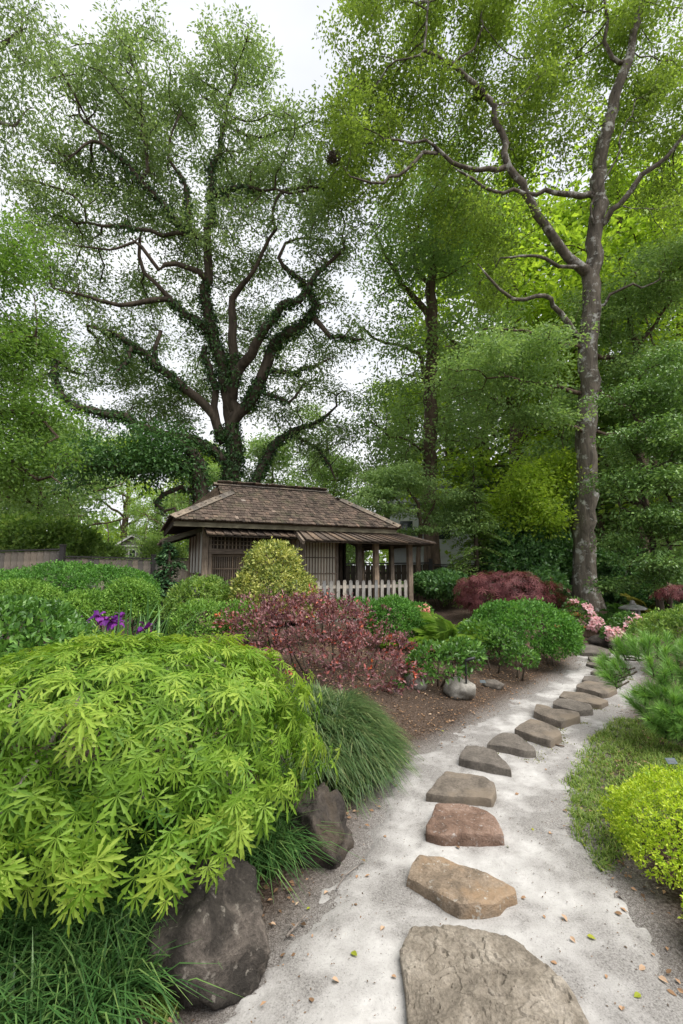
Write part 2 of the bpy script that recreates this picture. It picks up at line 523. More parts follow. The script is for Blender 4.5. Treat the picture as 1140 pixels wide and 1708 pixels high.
def shrub(name, label, lobes, n, leafsize, leafm, seed, base=None, group=None, tpl=LEAF4, bump_s=2.2, bump_a=.09, out=.55, tvar=.2, tipc=.0,
          stems=4, stem_r=.012, barkm=None, low=-.35, layers=((1.0, .55), (.93, .27), (.8, .18)), cat='shrub', njit=.55, objs=0, clusters=0, nclus=12):
    rg = np.random.default_rng(seed)
    pts, nn = dome_points(lobes, n if not clusters else clusters, rg, seed, bump_s, bump_a, layers, low)
    if clusters:
        m = len(pts); base_n = np.repeat(nn, nclus, 0)
        ax = unit(base_n * out + rg.normal(0, .55, base_n.shape) + [0, 0, .15])
        pts2 = np.repeat(pts, nclus, 0) + ax * leafsize * .25 + rg.normal(0, leafsize * .5, base_n.shape)
        clt = np.repeat(rg.normal(0, tvar * .7, m), nclus); pts, nn = pts2, base_n
    else:
        ax = unit(nn * out + rg.normal(0, .5, nn.shape) + [0, 0, .12]); clt = 0
    lump = np.array([nz(p, 3.0, 2, seed + 9) for p in pts[::1]]) if len(pts) < 60000 else 0
    tint = np.clip(.5 + clt + rg.normal(0, tvar, len(pts)) + .25 * lump + tipc, 0, 1)
    nr = unit(nn + rg.normal(0, njit, nn.shape) + [0, 0, .35])
    sz = leafsize * rg.uniform(.7, 1.25, len(pts))
    c0 = np.mean([l[0] for l in lobes], 0)
    gz = hgt(c0[0], c0[1])
    loc = np.array([c0[0], c0[1], gz]) if base is None else base
    root = thing(name, loc, label, cat, group)
    ids = np.arange(len(pts))
    if objs:
        vis = np.sum(nn * unit(EYE - pts), 1)
        sc_ = np.where(vis > .15, sz / np.linalg.norm(pts - EYE, axis=1), 0) * np.where(np.sum(((pts - lobes[0][0]) / lobes[0][1]) ** 2, 1) > .96, 1, .5)
        pick = np.argsort(-sc_)[:objs * 3]; pick = rg.permutation(pick)[:objs]
        ids = np.setdiff1d(ids, pick)
        leaf_objects(root, tpl, pts[pick], ax[pick], nr[pick], sz[pick], tint[pick], leafm, rg)
    mb = MB(); mb.leaves(tpl, pts[ids], ax[ids], nr[ids], sz[ids], tint[ids])
    f = mb.build('foliage', leafm, root)
    if objs: f['kind'] = 'stuff'
    bm = barkm or MAT['bark_dark']
    for k in range(stems):
        (c, r) = lobes[k % len(lobes)]
        a = rg.uniform(0, 6.28); e = np.asarray(c) + np.array([math.cos(a) * r[0] * .55, math.sin(a) * r[1] * .55, r[2] * .35])
        b = np.array([c[0] + math.cos(a) * .06, c[1] + math.sin(a) * .06, hgt(c[0], c[1]) - .03])
        midp = (b + e) / 2 + rg.normal(0, .04, 3); midp[2] -= .05
        t = MB(); t.tube([b, (b + midp) / 2, midp, (midp + e) / 2 + [0, 0, .03], e], np.array([1.3, 1.1, .9, .7, .4]) * stem_r, 6)
        t.build('stem', bm, root, True)
    return root

def leaf_objects(root, tpl, pos, axis, nrm, size, tint, mat, rg, name='leaf', nvar=8):
    """large leaves that can be picked out: each its own object on a few shared meshes"""
    metas = []
    for k in range(nvar):
        mb = MB(); V, F = tpl if not isinstance(tpl, list) else tpl[k % len(tpl)]
        mb.add(V, F, None, (k + .5) / nvar); metas.append(mb.mesh(name, mat))
    Y = unit(axis); Z = unit(nrm - Y * np.sum(Y * nrm, -1, keepdims=True)); X = np.cross(Y, Z)
    base = np.array(root.location)
    for p, x, y, z, s, t in zip(pos, X, Y, Z, size, tint):
        o = bpy.data.objects.new(name, metas[int(np.clip(t * nvar, 0, nvar - 1))])
        col.objects.link(o); o.parent = root
        q = p - base
        o.matrix_local = Matrix(((x[0] * s, y[0] * s, z[0] * s, q[0]), (x[1] * s, y[1] * s, z[1] * s, q[1]), (x[2] * s, y[2] * s, z[2] * s, q[2]), (0, 0, 0, 1)))
# ------------------------------------------------------------------ materials used across the scene
MAT = {}
MAT['bark_dark'] = bark_mat('bark_dark', (.035, .028, .02), (.10, .08, .06))
MAT['bark_oak'] = bark_mat('bark_oak', (.032, .027, .02), (.115, .092, .07), sc=5)
MAT['bark_grey'] = bark_mat('bark_grey', (.045, .04, .032), (.18, .155, .125), (.42, .42, .385), .40, sc=7)
MAT['bark_brown'] = bark_mat('bark_brown', (.04, .03, .022), (.15, .11, .08), sc=7)
MAT['twig'] = bark_mat('twig', (.12, .10, .085), (.32, .28, .25), sc=18)
MAT['oak_leaf'] = leaf_mat('oak_leaf', [(.036, .058, .022), (.074, .108, .042), (.125, .165, .07)], .45, .42, .4, gain=2.7)
MAT['lime_leaf'] = leaf_mat('lime_leaf', [(.06, .10, .015), (.13, .19, .022), (.24, .30, .04)], .5, .5, .3, gain=2.2)
MAT['mid_leaf'] = leaf_mat('mid_leaf', [(.038, .068, .02), (.08, .125, .034), (.14, .20, .056)], .5, .45, .3)
MAT['blue_leaf'] = leaf_mat('blue_leaf', [(.036, .062, .024), (.07, .108, .038), (.125, .17, .062)], .5, .4, .3, gain=3.2)
MAT['dark_leaf'] = leaf_mat('dark_leaf', [(.012, .03, .01), (.025, .058, .016), (.06, .115, .03)], .35, .25, .5, gain=3.2)
MAT['holly_leaf'] = leaf_mat('holly_leaf', [(.016, .034, .009), (.038, .072, .017), (.09, .14, .034)], .4, .22, .5, gain=3.4)
MAT['ivy_leaf'] = leaf_mat('ivy_leaf', [(.010, .026, .008), (.022, .05, .014), (.05, .10, .026)], .4, .2, .4, gain=2.2)
MAT['azalea_leaf'] = leaf_mat('azalea_leaf', [(.025, .075, .012), (.055, .145, .022), (.11, .23, .04)], .5, .3, .3, gain=1.5)
MAT['azalea_lighter'] = leaf_mat('azalea_lighter', [(.035, .085, .013), (.085, .17, .025), (.17, .27, .05)], .5, .3, .3, gain=1.6)  # azalea green lightened so front mounds stand apart, in place of shading between them
MAT['gloss_leaf'] = leaf_mat('gloss_leaf', [(.02, .055, .012), (.055, .13, .022), (.13, .24, .05)], .36, .28, .5, gain=1.5)
MAT['box_leaf'] = leaf_mat('box_leaf', [(.15, .26, .014), (.35, .46, .028), (.56, .64, .075)], .38, .38, .45, gain=1.15)
MAT['vari_leaf'] = leaf_mat('vari_leaf', [(.06, .10, .025), (.25, .29, .07), (.52, .50, .16)], .45, .3, .35, gain=1.2)
MAT['pale_leaf'] = leaf_mat('pale_leaf', [(.05, .10, .02), (.11, .19, .035), (.22, .30, .07)], .5, .35, .3, gain=1.35)
MAT['maple_leaf'] = leaf_mat('maple_leaf', [(.06, .15, .014), (.175, .315, .030), (.36, .48, .075)], .5, .42, .28, 1.15, gain=0.95)
MAT['purple_leaf'] = leaf_mat('purple_leaf', [(.045, .018, .024), (.09, .034, .04), (.16, .07, .075), (.21, .10, .10), (.30, .045, .03), (.40, .12, .03)], .42, .25, .45, 1.1, gain=1.45)
MAT['redlace_leaf'] = leaf_mat('redlace_leaf', [(.045, .014, .016), (.10, .03, .034), (.19, .07, .07)], .5, .3, .3, 1.1, gain=1.4)
MAT['fern_leaf'] = leaf_mat('fern_leaf', [(.08, .16, .02), (.17, .29, .04), (.28, .38, .07)], .5, .45, .25, gain=1.0)
MAT['iris_leaf'] = leaf_mat('iris_leaf', [(.04, .10, .03), (.09, .19, .05), (.16, .28, .08)], .4, .35, .35, gain=1.35)
MAT['mondo'] = leaf_mat('mondo', [(.015, .045, .012), (.04, .095, .024), (.11, .17, .05)], .38, .25, .45, gain=1.7)
MAT['fine_grass'] = leaf_mat('fine_grass', [(.022, .055, .016), (.055, .10, .03), (.17, .19, .08)], .4, .3, .4, gain=1.4)
MAT['lawn'] = leaf_mat('lawn', [(.055, .095, .018), (.12, .185, .033), (.26, .28, .10)], .5, .4, .3, gain=1.5)
MAT['needle'] = leaf_mat('needle', [(.03, .085, .02), (.08, .17, .035), (.17, .28, .06)], .42, .25, .4, gain=1.8)
MAT['candle'] = leaf_mat('candle', [(.12, .24, .03), (.2, .34, .05)], .5, .3, .3, gain=1.0)
MAT['conifer'] = leaf_mat('conifer', [(.01, .028, .012), (.022, .052, .02), (.045, .085, .03)], .5, .15, .3)
MAT['iris_petal'] = leaf_mat('iris_petal', [(.09, .012, .15), (.16, .022, .24), (.26, .05, .34)], .5, .35, .2, 1.0, gain=1.0)
MAT['pink_petal'] = leaf_mat('pink_petal', [(.60, .22, .28), (.75, .40, .44), (.82, .58, .60)], .55, .35, .2, 1.0, gain=1.0)
MAT['coral_petal'] = leaf_mat('coral_petal', [(.62, .16, .12), (.75, .28, .22), (.8, .40, .33)], .55, .35, .2, 1.0, gain=1.0)
MAT['pink_eye'] = plain('pink_eye', (.45, .06, .12), .6)
MAT['litter'] = leaf_mat('litter', [(.07, .045, .028), (.19, .115, .065), (.36, .22, .13), (.48, .36, .26)], .8, .1, .15, 1.0, gain=1.0)
MAT['yellow_litter'] = leaf_mat('yellow_litter', [(.25, .28, .03), (.40, .36, .05)], .7, .2, .2, 1.0, gain=1.0)

def ground_mat():
    m, n, l, b = M_new('mulch_soil')
    a = n.new('ShaderNodeAttribute'); a.attribute_name = 'tint'       # share of white sand trodden into the soil
    t = texn(n, l, 1.4, 6, 0.6); t2 = texn(n, l, 55, 6, 0.75); t3 = texn(n, l, 170, 3, 0.7)
    r = ramp(n, [(.32, (.030, .022, .017)), (.5, (.075, .052, .038)), (.66, (.15, .10, .07))]); l.new(t2.outputs['Fac'], r.inputs['Fac'])
    r1 = ramp(n, [(.3, .65), (.7, 1.15)]); l.new(t.outputs['Fac'], r1.inputs['Fac'])
    soil = mixc(n, l, 1.0, r.outputs['Color'], r1.outputs['Color'], 'MULTIPLY')
    rs = ramp(n, [(.36, (.09, .08, .075)), (.52, (.28, .265, .25)), (.66, (.42, .40, .385))]); l.new(t3.outputs['Fac'], rs.inputs['Fac'])
    add = n.new('ShaderNodeMath'); add.operation = 'MULTIPLY_ADD'; add.inputs[1].default_value = 1.5; 
    sub = n.new('ShaderNodeMath'); sub.operation = 'SUBTRACT'; sub.inputs[1].default_value = .5
    l.new(t2.outputs['Fac'], sub.inputs[0]); l.new(sub.outputs[0], add.inputs[0]); l.new(a.outputs['Fac'], add.inputs[2]); add.use_clamp = True
    out = mixc(n, l, add.outputs[0], soil, rs.outputs['Color'])
    l.new(out, b.inputs['Base Color']); b.inputs['Roughness'].default_value = .95; b.inputs['Specular IOR Level'].default_value = .1
    k = bump(n, l, None, t2.outputs['Fac'], .9, .02)
    bump(n, l, b, t3.outputs['Fac'], .5, .004, k)
    return m
def sand_mat():
    m, n, l, b = M_new('white_sand')
    a = n.new('ShaderNodeAttribute'); a.attribute_name = 'tint'       # humus washed into the sand along the borders
    big = texn(n, l, 2.3, 6, .62); mid = texn(n, l, 14, 6, .7, dist=.4); fine = texn(n, l, 120, 4, .75); gr = texn(n, l, 420, 2, .6)
    base = ramp(n, [(.3, (.33, .318, .305)), (.6, (.45, .437, .424))]); l.new(mid.outputs['Fac'], base.inputs['Fac'])
    grey = ramp(n, [(.3, (.10, .094, .088)), (.6, (.27, .257, .245))]); l.new(fine.outputs['Fac'], grey.inputs['Fac'])
    # amount of grey humus = border + patches
    s1 = n.new('ShaderNodeMath'); s1.operation = 'MULTIPLY_ADD'; s1.inputs[1].default_value = 4.2; s1.inputs[2].default_value = -2.15
    l.new(big.outputs['Fac'], s1.inputs[0])
    s2 = n.new('ShaderNodeMath'); s2.operation = 'MULTIPLY_ADD'; s2.inputs[1].default_value = 1.3; l.new(mid.outputs['Fac'], s2.inputs[0]); 
    s2b = n.new('ShaderNodeMath'); s2b.operation = 'ADD'; s2b.inputs[1].default_value = -.62
    l.new(s2.outputs[0], s2b.inputs[0]); l.new(s1.outputs[0], s2.inputs[2])
    s3 = n.new('ShaderNodeMath'); s3.operation = 'ADD'; l.new(s2b.outputs[0], s3.inputs[0]); l.new(a.outputs['Fac'], s3.inputs[1]); s3.use_clamp = True
    out = mixc(n, l, s3.outputs[0], base.outputs['Color'], grey.outputs['Color'])
    speck = ramp(n, [(.30, .28), (.40, 1.0)]); l.new(fine.outputs['Fac'], speck.inputs['Fac'])
    out = mixc(n, l, .75, out, speck.outputs['Color'], 'MULTIPLY')
    sp2 = ramp(n, [(.27, .5), (.38, 1.0)]); l.new(gr.outputs['Fac'], sp2.inputs['Fac'])
    out = mixc(n, l, .6, out, sp2.outputs['Color'], 'MULTIPLY')
    l.new(out, b.inputs['Base Color']); b.inputs['Roughness'].default_value = .95; b.inputs['Specular IOR Level'].default_value = .1
    k = bump(n, l, None, mid.outputs['Fac'], .45, .02)
    bump(n, l, b, fine.outputs['Fac'], .45, .004, k)
    return m

# ------------------------------------------------------------------ ground and path
EDGE = [((190, 1950), (1330, 1950)), ((375, 1760), (1180, 1740)), ((468, 1640), (1108, 1650)), ((535, 1550), (1036, 1530)), ((590, 1470), (985, 1440)), ((630, 1390), (957, 1385)),
        ((660, 1318), (948, 1330)), ((715, 1262), (957, 1285)), ((785, 1226), (985, 1230)), ((858, 1180), (1032, 1188)), ((922, 1142), (1056, 1145)),
        ((966, 1116), (1060, 1115)), ((974, 1098), (1062, 1097)), ((974, 1080), (1064, 1082))]
PL = np.array([G(*a)[:2] for a, b in EDGE]); PR = np.array([G(*b)[:2] for a, b in EDGE])
PATH_POLY = np.r_[PL, PR[::-1]]
def seg_dist(Q, poly, closed=True):
    best = np.full(len(Q), 1e9)
    m = len(poly)
    for i in range(m if closed else m - 1):
        a, b = poly[i], poly[(i + 1) % m]; ab = b - a
        t = np.clip(((Q - a) @ ab) / max(ab @ ab, 1e-9), 0, 1)
        best = np.minimum(best, np.linalg.norm(Q - (a + t[:, None] * ab), axis=1))
    return best
def in_poly(Q, poly):
    ins = np.zeros(len(Q), bool); m = len(poly)
    for i in range(m):
        a, b = poly[i], poly[(i + 1) % m]
        c = ((a[1] > Q[:, 1]) != (b[1] > Q[:, 1])) & (Q[:, 0] < (b[0] - a[0]) * (Q[:, 1] - a[1]) / (b[1] - a[1] + 1e-12) + a[0])
        ins ^= c
    return ins
def path_sd(Q):
    d = seg_dist(Q, PATH_POLY); return np.where(in_poly(Q, PATH_POLY), -d, d)
MID = (PL + PR) / 2
def hgtv(Q):
    Q = np.asarray(Q, float).reshape(-1, 2)
    sd = path_sd(Q); o = np.maximum(sd, 0)
    mx = np.interp(Q[:, 1], MID[:, 1], MID[:, 0])
    left = Q[:, 0] < mx
    h = np.where(left, .26 * smooth(.0, 1.6, o), .10 * smooth(0, 1.2, o))
    h = h + .32 * smooth(9.5, 15, Q[:, 1])
    h = h + .03 * np.sin(Q[:, 0] * 1.3 + Q[:, 1]) * np.cos(Q[:, 1] * .9) * smooth(.3, 1.5, o)
    return h
def hgt(x, y): return float(hgtv([[x, y]])[0])
def onground(u, v, z0=0.1):
    """ground point seen at a pixel"""
    z = z0
    for _ in range(6):
        q = G(u, v, z); z = hgt(q[0], q[1])
    return np.array([q[0], q[1], z])

def axis_grid(lo, hi, step, far):
    core = np.arange(lo, hi + 1e-6, step); g = []
    s, x = step, hi
    while x < far: s *= 1.3; x += s; g.append(x)
    k = []
    s, x = step, lo
    while x > -far: s *= 1.3; x -= s; k.append(x)
    return np.r_[k[::-1], core, g]
gx = axis_grid(-3.5, 6.5, .055, 400); gy = axis_grid(.5, 11, .06, 400)
XX, YY = np.meshgrid(gx, gy); Q = np.c_[XX.ravel(), YY.ravel()]
sd = path_sd(Q); hh = hgtv(Q)
core = (np.abs(Q[:, 0]) < 12) & (Q[:, 1] > -1) & (Q[:, 1] < 18)
hn = np.zeros(len(Q))
for i in np.nonzero(core)[0]: hn[i] = .012 * nz((Q[i, 0], Q[i, 1], 0), 3, 3) + .008 * nz((Q[i, 0], Q[i, 1], 0), 14, 2)
hh = hh + hn * np.where(sd > 0, 1, .4) - np.where(sd < -.12, .05, 0)
mb = MB(); nx, ny = len(gx), len(gy)
ii = (np.arange(ny - 1)[:, None] * nx + np.arange(nx - 1)[None]).ravel()
mb.add(np.c_[Q, hh], None, np.c_[ii, ii + 1, ii + nx + 1, ii + nx], np.clip(.92 - sd / .36, 0, .92) * (Q[:, 1] < 12))
ground = mb.build('ground', ground_mat(), None, True); ground['kind'] = 'structure'

# the sand path: a sheet that dips under the soil along an uneven edge
ns, ntp = 420, 64
cl = np.r_[0, np.cumsum(np.linalg.norm(np.diff(MID, axis=0), axis=1))]
S = np.linspace(0, cl[-1], ns)
def interp(A): return np.c_[np.interp(S, cl, A[:, 0]), np.interp(S, cl, A[:, 1])]
def smoothc(A):
    for _ in range(12): A = np.r_[A[:1], (A[:-2] + 2 * A[1:-1] + A[2:]) / 4, A[-1:]]
    return A
iL, iR = smoothc(interp(PL)), smoothc(interp(PR))
T = np.linspace(-.16, 1.16, ntp)
Qp = (iL[:, None] + (iR - iL)[:, None] * T[None, :, None]).reshape(-1, 2)
sdp = path_sd(Qp); hp = hgtv(Qp)
en = np.array([nz((q[0], q[1], 0), 2.6, 4, 3.1) for q in Qp]); en2 = np.array([nz((q[0], q[1], 0), 9, 3, 7.7) for q in Qp])
zp = hp + .018 - .10 * smooth(-.05, .30, sdp + .14 * en + .05 * en2) + .007 * en + .004 * en2
mb = MB()
ii = (np.arange(ns - 1)[:, None] * ntp + np.arange(ntp - 1)[None]).ravel()
mb.add(np.c_[Qp, zp], None, np.c_[ii, ii + 1, ii + ntp + 1, ii + ntp], np.clip(.98 * smooth(-.50, .06, sdp + .25 * en), 0, 1))
path = mb.build('path', sand_mat(), None, True); path['kind'] = 'structure'
# ------------------------------------------------------------------ stepping stones (outlines of the top faces)
MAT['st_scaly'] = stone_mat('st_scaly', (.10, .085, .068), (.20, .172, .138), (.31, .275, .23), 6, bstr=.7)
MAT['st_tan'] = stone_mat('st_tan', (.10, .08, .06), (.215, .165, .12), (.31, .25, .19), 6, lichen=(.40, .38, .34), bstr=.9, warm=(.27, .185, .115))
MAT['st_red'] = stone_mat('st_red', (.085, .058, .045), (.18, .115, .085), (.27, .19, .15), 7, lichen=(.36, .33, .31), bstr=1.0)
MAT['st_brown'] = stone_mat('st_brown', (.08, .068, .056), (.145, .122, .10), (.205, .176, .148), 4, bstr=.4, warm=(.18, .145, .11))
MAT['st_greybrown'] = stone_mat('st_greybrown', (.07, .062, .054), (.125, .109, .094), (.18, .16, .14), 4, bstr=.4)
MAT['boulder'] = stone_mat('boulder', (.020, .018, .016), (.05, .043, .037), (.16, .135, .115), 5, lichen=(.20, .18, .155), bstr=1.0)
MAT['boulder_warm'] = stone_mat('boulder_warm', (.022, .019, .017), (.052, .044, .038), (.13, .108, .09), 5, bstr=1.0, warm=(.075, .058, .042))
MAT['pale_rock'] = stone_mat('pale_rock', (.13, .12, .10), (.24, .225, .20), (.36, .34, .31), 8, bstr=.6)
MAT['moss'] = leaf_mat('moss', [(.08, .10, .015), (.16, .18, .025), (.24, .24, .05)], .8, .1, .1, gain=1.0)

STONES = [
 ('st_scaly', .075, 'large pale scaly-surfaced slab, the widest stone at the start of the path', [(687,1544),(750,1541),(817,1552),(861,1566),(893,1592),(930,1620),(956,1655),(983,1705),(975,1770),(860,1800),(700,1780),(682,1708),(676,1633),(668,1582)]),
 ('st_tan', .10, 'tan angular stepping stone next after the large scaly slab', [(700,1423),(738,1427),(766,1440),(804,1451),(836,1465),(858,1478),(861,1487),(842,1492),(829,1505),(804,1508),(766,1508),(747,1498),(719,1480),(680,1460),(687,1440)]),
 ('st_red', .11, 'reddish brown pitted stepping stone between the tan and the flat brown one', [(727,1339),(754,1337),(786,1343),(813,1351),(827,1364),(837,1382),(840,1390),(803,1391),(771,1390),(740,1391),(712,1384),(712,1371),(722,1357)]),
 ('st_brown', .10, 'flat brown stepping stone lying just beyond the reddish one', [(744,1285),(764,1287),(786,1290),(808,1293),(825,1305),(827,1317),(821,1332),(798,1328),(768,1327),(741,1325),(711,1322),(722,1310),(734,1295)]),
 ('st_greybrown', .11, 'grey wedge-shaped stepping stone tapering to a corner over the sand', [(778,1242),(793,1241),(827,1250),(834,1261),(849,1276),(853,1283),(827,1277),(808,1273),(786,1269),(766,1263),(771,1251)]),
 ('st_greybrown', .11, 'grey speckled stepping stone with a fallen stick at its end', [(840,1220),(862,1223),(877,1235),(891,1244),(894,1251),(877,1252),(852,1246),(832,1242),(812,1240),(822,1229)]),
 ('st_brown', .13, 'squared block-like stepping stone beside the fallen stick', [(886,1197),(908,1203),(933,1215),(937,1223),(917,1234),(896,1227),(877,1221),(858,1215),(867,1207)]),
 ('st_brown', .13, 'stepping stone with a notched edge and moss along its foot', [(895,1173),(912,1176),(924,1182),(945,1182),(966,1187),(967,1193),(935,1203),(922,1198),(905,1192),(891,1185)]),
 ('st_greybrown', .12, 'narrow dark-ended stepping stone leaning against a broader one', [(931,1164),(949,1165),(971,1170),(985,1174),(989,1182),(964,1184),(945,1180),(923,1174),(924,1168)]),
 ('st_brown', .10, 'long warm brown stepping stone touching the narrow dark-ended one', [(941,1152),(958,1153),(975,1154),(992,1160),(1015,1168),(1002,1174),(985,1172),(966,1169),(945,1164),(933,1160)]),
 ('st_brown', .12, 'broad brown stepping stone beside the lowest tip of the pine', [(962,1141),(977,1135),(1004,1138),(1023,1142),(1029,1148),(1015,1155),(1002,1156),(985,1150),(962,1145)]),
 ('st_greybrown', .09, 'thin stepping stone tight behind the broad one beside the pine', [(975,1127),(1004,1126),(1019,1129),(1038,1134),(1036,1139),(1019,1139),(1000,1137),(971,1133)]),
 ('st_greybrown', .09, 'thin mossy-edged stepping stone, fourth from the wooden step', [(992,1116),(1019,1115),(1042,1118),(1046,1126),(1034,1128),(1015,1124),(985,1120)]),
 ('st_greybrown', .09, 'thin stepping stone, third from the wooden step', [(983,1103),(1008,1104),(1029,1108),(1040,1113),(1019,1114),(1000,1112),(978,1106)]),
 ('st_greybrown', .09, 'thin stepping stone, second from the wooden step', [(981,1094),(1008,1095),(1034,1098),(1043,1104),(1029,1106),(1004,1103),(985,1100)]),
 ('st_greybrown', .12, 'broad grey slab at the foot of the wooden step', [(968,1078),(987,1074),(1015,1082),(1019,1088),(1004,1090),(968,1087)]),
]
def catmull_closed(pts, n):
    pts = np.asarray(pts, float); m = len(pts)
    seg = np.linalg.norm(np.roll(pts, -1, 0) - pts, axis=1); cum = np.r_[0, np.cumsum(seg)]
    out = []
    for s in np.linspace(0, cum[-1], n, endpoint=False):
        i = min(int(np.searchsorted(cum, s, 'right')) - 1, m - 1); t = (s - cum[i]) / max(seg[i], 1e-9)
        out.append(pts[i] * (1 - t) + pts[(i + 1) % m] * t)
    out = np.array(out)
    out = (np.roll(out, 1, 0) + 8 * out + np.roll(out, -1, 0)) / 10
    return out
def slab(poly2, top, foot, n, rings, seed, rough=.012, scaly=0.0, flare=.03):
    out = catmull_closed(poly2, n); c = out.mean(0)
    c3 = np.array([0, 0, 0])
    mb = MB(); rows = []
    sz = np.linalg.norm(out - c, axis=1).mean()
    for k in range(rings):
        f = (k + .02) / (rings - 1 + .02)
        ring = c + (out - c) * f
        z = np.array([top + rough * (nz((p[0], p[1], 0), 4.5, 4, seed) + .4 * nz((p[0], p[1], 0), 17, 3, seed)) for p in ring])
        if scaly:
            for i, p in enumerate(ring):
                w = nz((p[0], p[1], 0), 3.0, 3, seed + 2) * 3.2 + p[0] * 1.5 + p[1] * 4.2 + .35 * nz((p[0], p[1], 0), 11, 2, seed + 4)
                fr = w - math.floor(w)
                w2 = nz((p[0], p[1], 0), 5.5, 3, seed + 8) * 3.0 - p[0] * 4 + p[1] * 2
                z[i] += scaly * (fr ** .6 - .5) + scaly * .45 * ((w2 - math.floor(w2)) - .5)
        z -= .006 * max(0, (f - .96) / .04)
        rows.append(np.c_[ring, z])
    zt = rows[-1][:, 2]
    depth = top - foot
    for k, f in enumerate((.05, .18, .4, .65, 1.0)):
        grow = flare * (.25 + f) if k else .004
        nrm = unit(out - c)
        amp = np.array([1 + .6 * nz((p[0] * 1, p[1], f * depth * 4), 9, 3, seed + 1) for p in out])
        ring = out + nrm * (grow * amp)[:, None]
        rows.append(np.c_[ring, zt - depth * f])
    A = np.array(rows); R, N = A.shape[:2]
    i = np.arange(R - 1)[:, None] * N; j = np.arange(N)[None]; k = (np.arange(N)[None] + 1) % N
    q = np.stack([i + j, i + N + j, i + N + k, i + k], -1).reshape(-1, 4)
    mb.add(A.reshape(-1, 3), None, q[:, ::-1])
    return mb, np.r_[c, top]
stone_info = []
for si, (mt, th, lab, outl) in enumerate(STONES):
    th2 = th * .60 + .016
    c0 = np.mean([G(u, v, th2) for u, v in outl], 0); gz = hgt(c0[0], c0[1])
    pts = np.array([G(u, v, gz + th2)[:2] for u, v in outl])
    if np.sum(pts[:, 0] * np.roll(pts[:, 1], -1) - pts[:, 1] * np.roll(pts[:, 0], -1)) < 0: pts = pts[::-1]
    first = si == 0
    mb, c = slab(pts, gz + th2, gz - .09, 190 if first else 84 if si < 5 else 48, 60 if first else 16 if si < 5 else 9, si * 3.7, .009 if si < 5 else .006, .011 if first else 0, .012 if si else .006)
    me = mb.mesh('stepping_stone', MAT[mt], True, (c[0], c[1], gz), sharp=26)
    o = link('stepping_stone', me, None, (c[0], c[1], gz))
    tag(o, lab, 'stepping stone', 'stepping stones along the sand path')
    stone_info.append((pts, c))

# humus gathers in the sand round the stones
near_st = np.full(len(Qp), 9.0)
for pts, c in stone_info: near_st = np.minimum(near_st, seg_dist(Qp, pts))
dirt = np.clip(.55 * (1 - near_st / .14) + .4 * en2 * (near_st < .2), 0, .6)
_t = np.empty(len(Qp), np.float32); path.data.attributes['tint'].data.foreach_get('value', _t)
path.data.attributes['tint'].data.foreach_set('value', np.clip(_t + dirt, 0, 1).astype(np.float32))

def boulder(name, label, c, r, mat, seed, cuts=(), rough=.16, n=(72, 44), rz=0.0, group=None):
    """rock with planar facets and eroded skin; c = centre, r = radii"""
    c = np.asarray(c, float); r = np.asarray(r, float)
    nu, nv = n
    V = []
    rg = np.random.default_rng(int(seed * 10) + 1)
    planes = [(unit(np.array(k[:3])), k[3]) for k in cuts] + [(unit(rg.normal(size=3)), rg.uniform(.72, .92)) for _ in range(7)]
    for j in range(nv + 1):
        th = math.pi * j / nv
        for i in range(nu):
            ph = 2 * math.pi * i / nu
            d = np.array([math.sin(th) * math.cos(ph), math.sin(th) * math.sin(ph), math.cos(th)])
            k = 1.0
            for pn, pd in planes:
                q = d @ pn
                if q > 1e-3: k = min(k, pd / q * .6 + .4 * min(1, pd / q))
            k *= 1 + rough * nz(d, 1.6, 4, seed) + .05 * nz(d, 4.5, 4, seed + 3) + .018 * nz(d, 16, 3, seed + 6)
            V.append(d * r * k)
    V = np.array(V)
    ca, sa = math.cos(rz), math.sin(rz)
    V = V @ np.array([[ca, sa, 0], [-sa, ca, 0], [0, 0, 1]])
    i = np.arange(nv)[:, None] * nu; j = np.arange(nu)[None]; k = (np.arange(nu)[None] + 1) % nu
    q = np.stack([i + j, i + nu + j, i + nu + k, i + k], -1).reshape(-1, 4)
    mb = MB(); mb.add(V, None, q)
    o = link(name, mb.mesh(name, mat, True), None, c)
    return tag(o, label, 'boulder' if name == 'boulder' else 'rock', group)

g1 = onground(365, 1645); g2 = onground(530, 1440)
boulder('boulder', 'large rounded dark boulder below the green maple, grass hanging over it', (g1[0] - .08, g1[1] + .11, .11), (.27, .26, .27), MAT['boulder'], 2.2, [(.3, -.6, .6, .80), (-.5, 0, 1, .78), (.9, -.2, .2, .84)], .10, rz=.5)
boulder('boulder', 'angular dark boulder with an ochre lower edge beside the sand path', (g2[0] - .03, g2[1] + .12, .10), (.23, .22, .25), MAT['boulder_warm'], 5.1, [(-.6, -.7, .1, .7), (.75, -.45, .3, .72), (0, -.25, 1, .8)], .15, rz=.2)
def rock_at(u, v, w, h, mat, lab, seed, name='rock', group=None, sink=.3, deep=1.0):
    g = onground(u, v); k = np.linalg.norm(g - EYE) / FPX
    rx, rz_ = w * k / 2, h * k / 2
    boulder(name, lab, (g[0], g[1] + rx * .6, g[2] + rz_ * (1 - sink)), (rx * 1.05, rx * .85 * deep, rz_ * 1.25), mat, seed, n=(28, 16), group=group)
rock_at(772, 1168, 46, 30, MAT['pale_rock'], 'pale whitish rock on the mulch behind the black path light', 1.3, sink=.15)
rock_at(826, 1150, 30, 12, MAT['st_greybrown'], 'small flat grey rock beside the plant label in the mulch', 2.9)
rock_at(698, 1150, 30, 28, MAT['pale_rock'], 'pale rock half hidden by the purple shrub and glossy leaves', 3.3)
rock_at(716, 1085, 40, 36, MAT['boulder_warm'], 'brown rock under the coral azalea beside the round clipped shrub', 4.4)
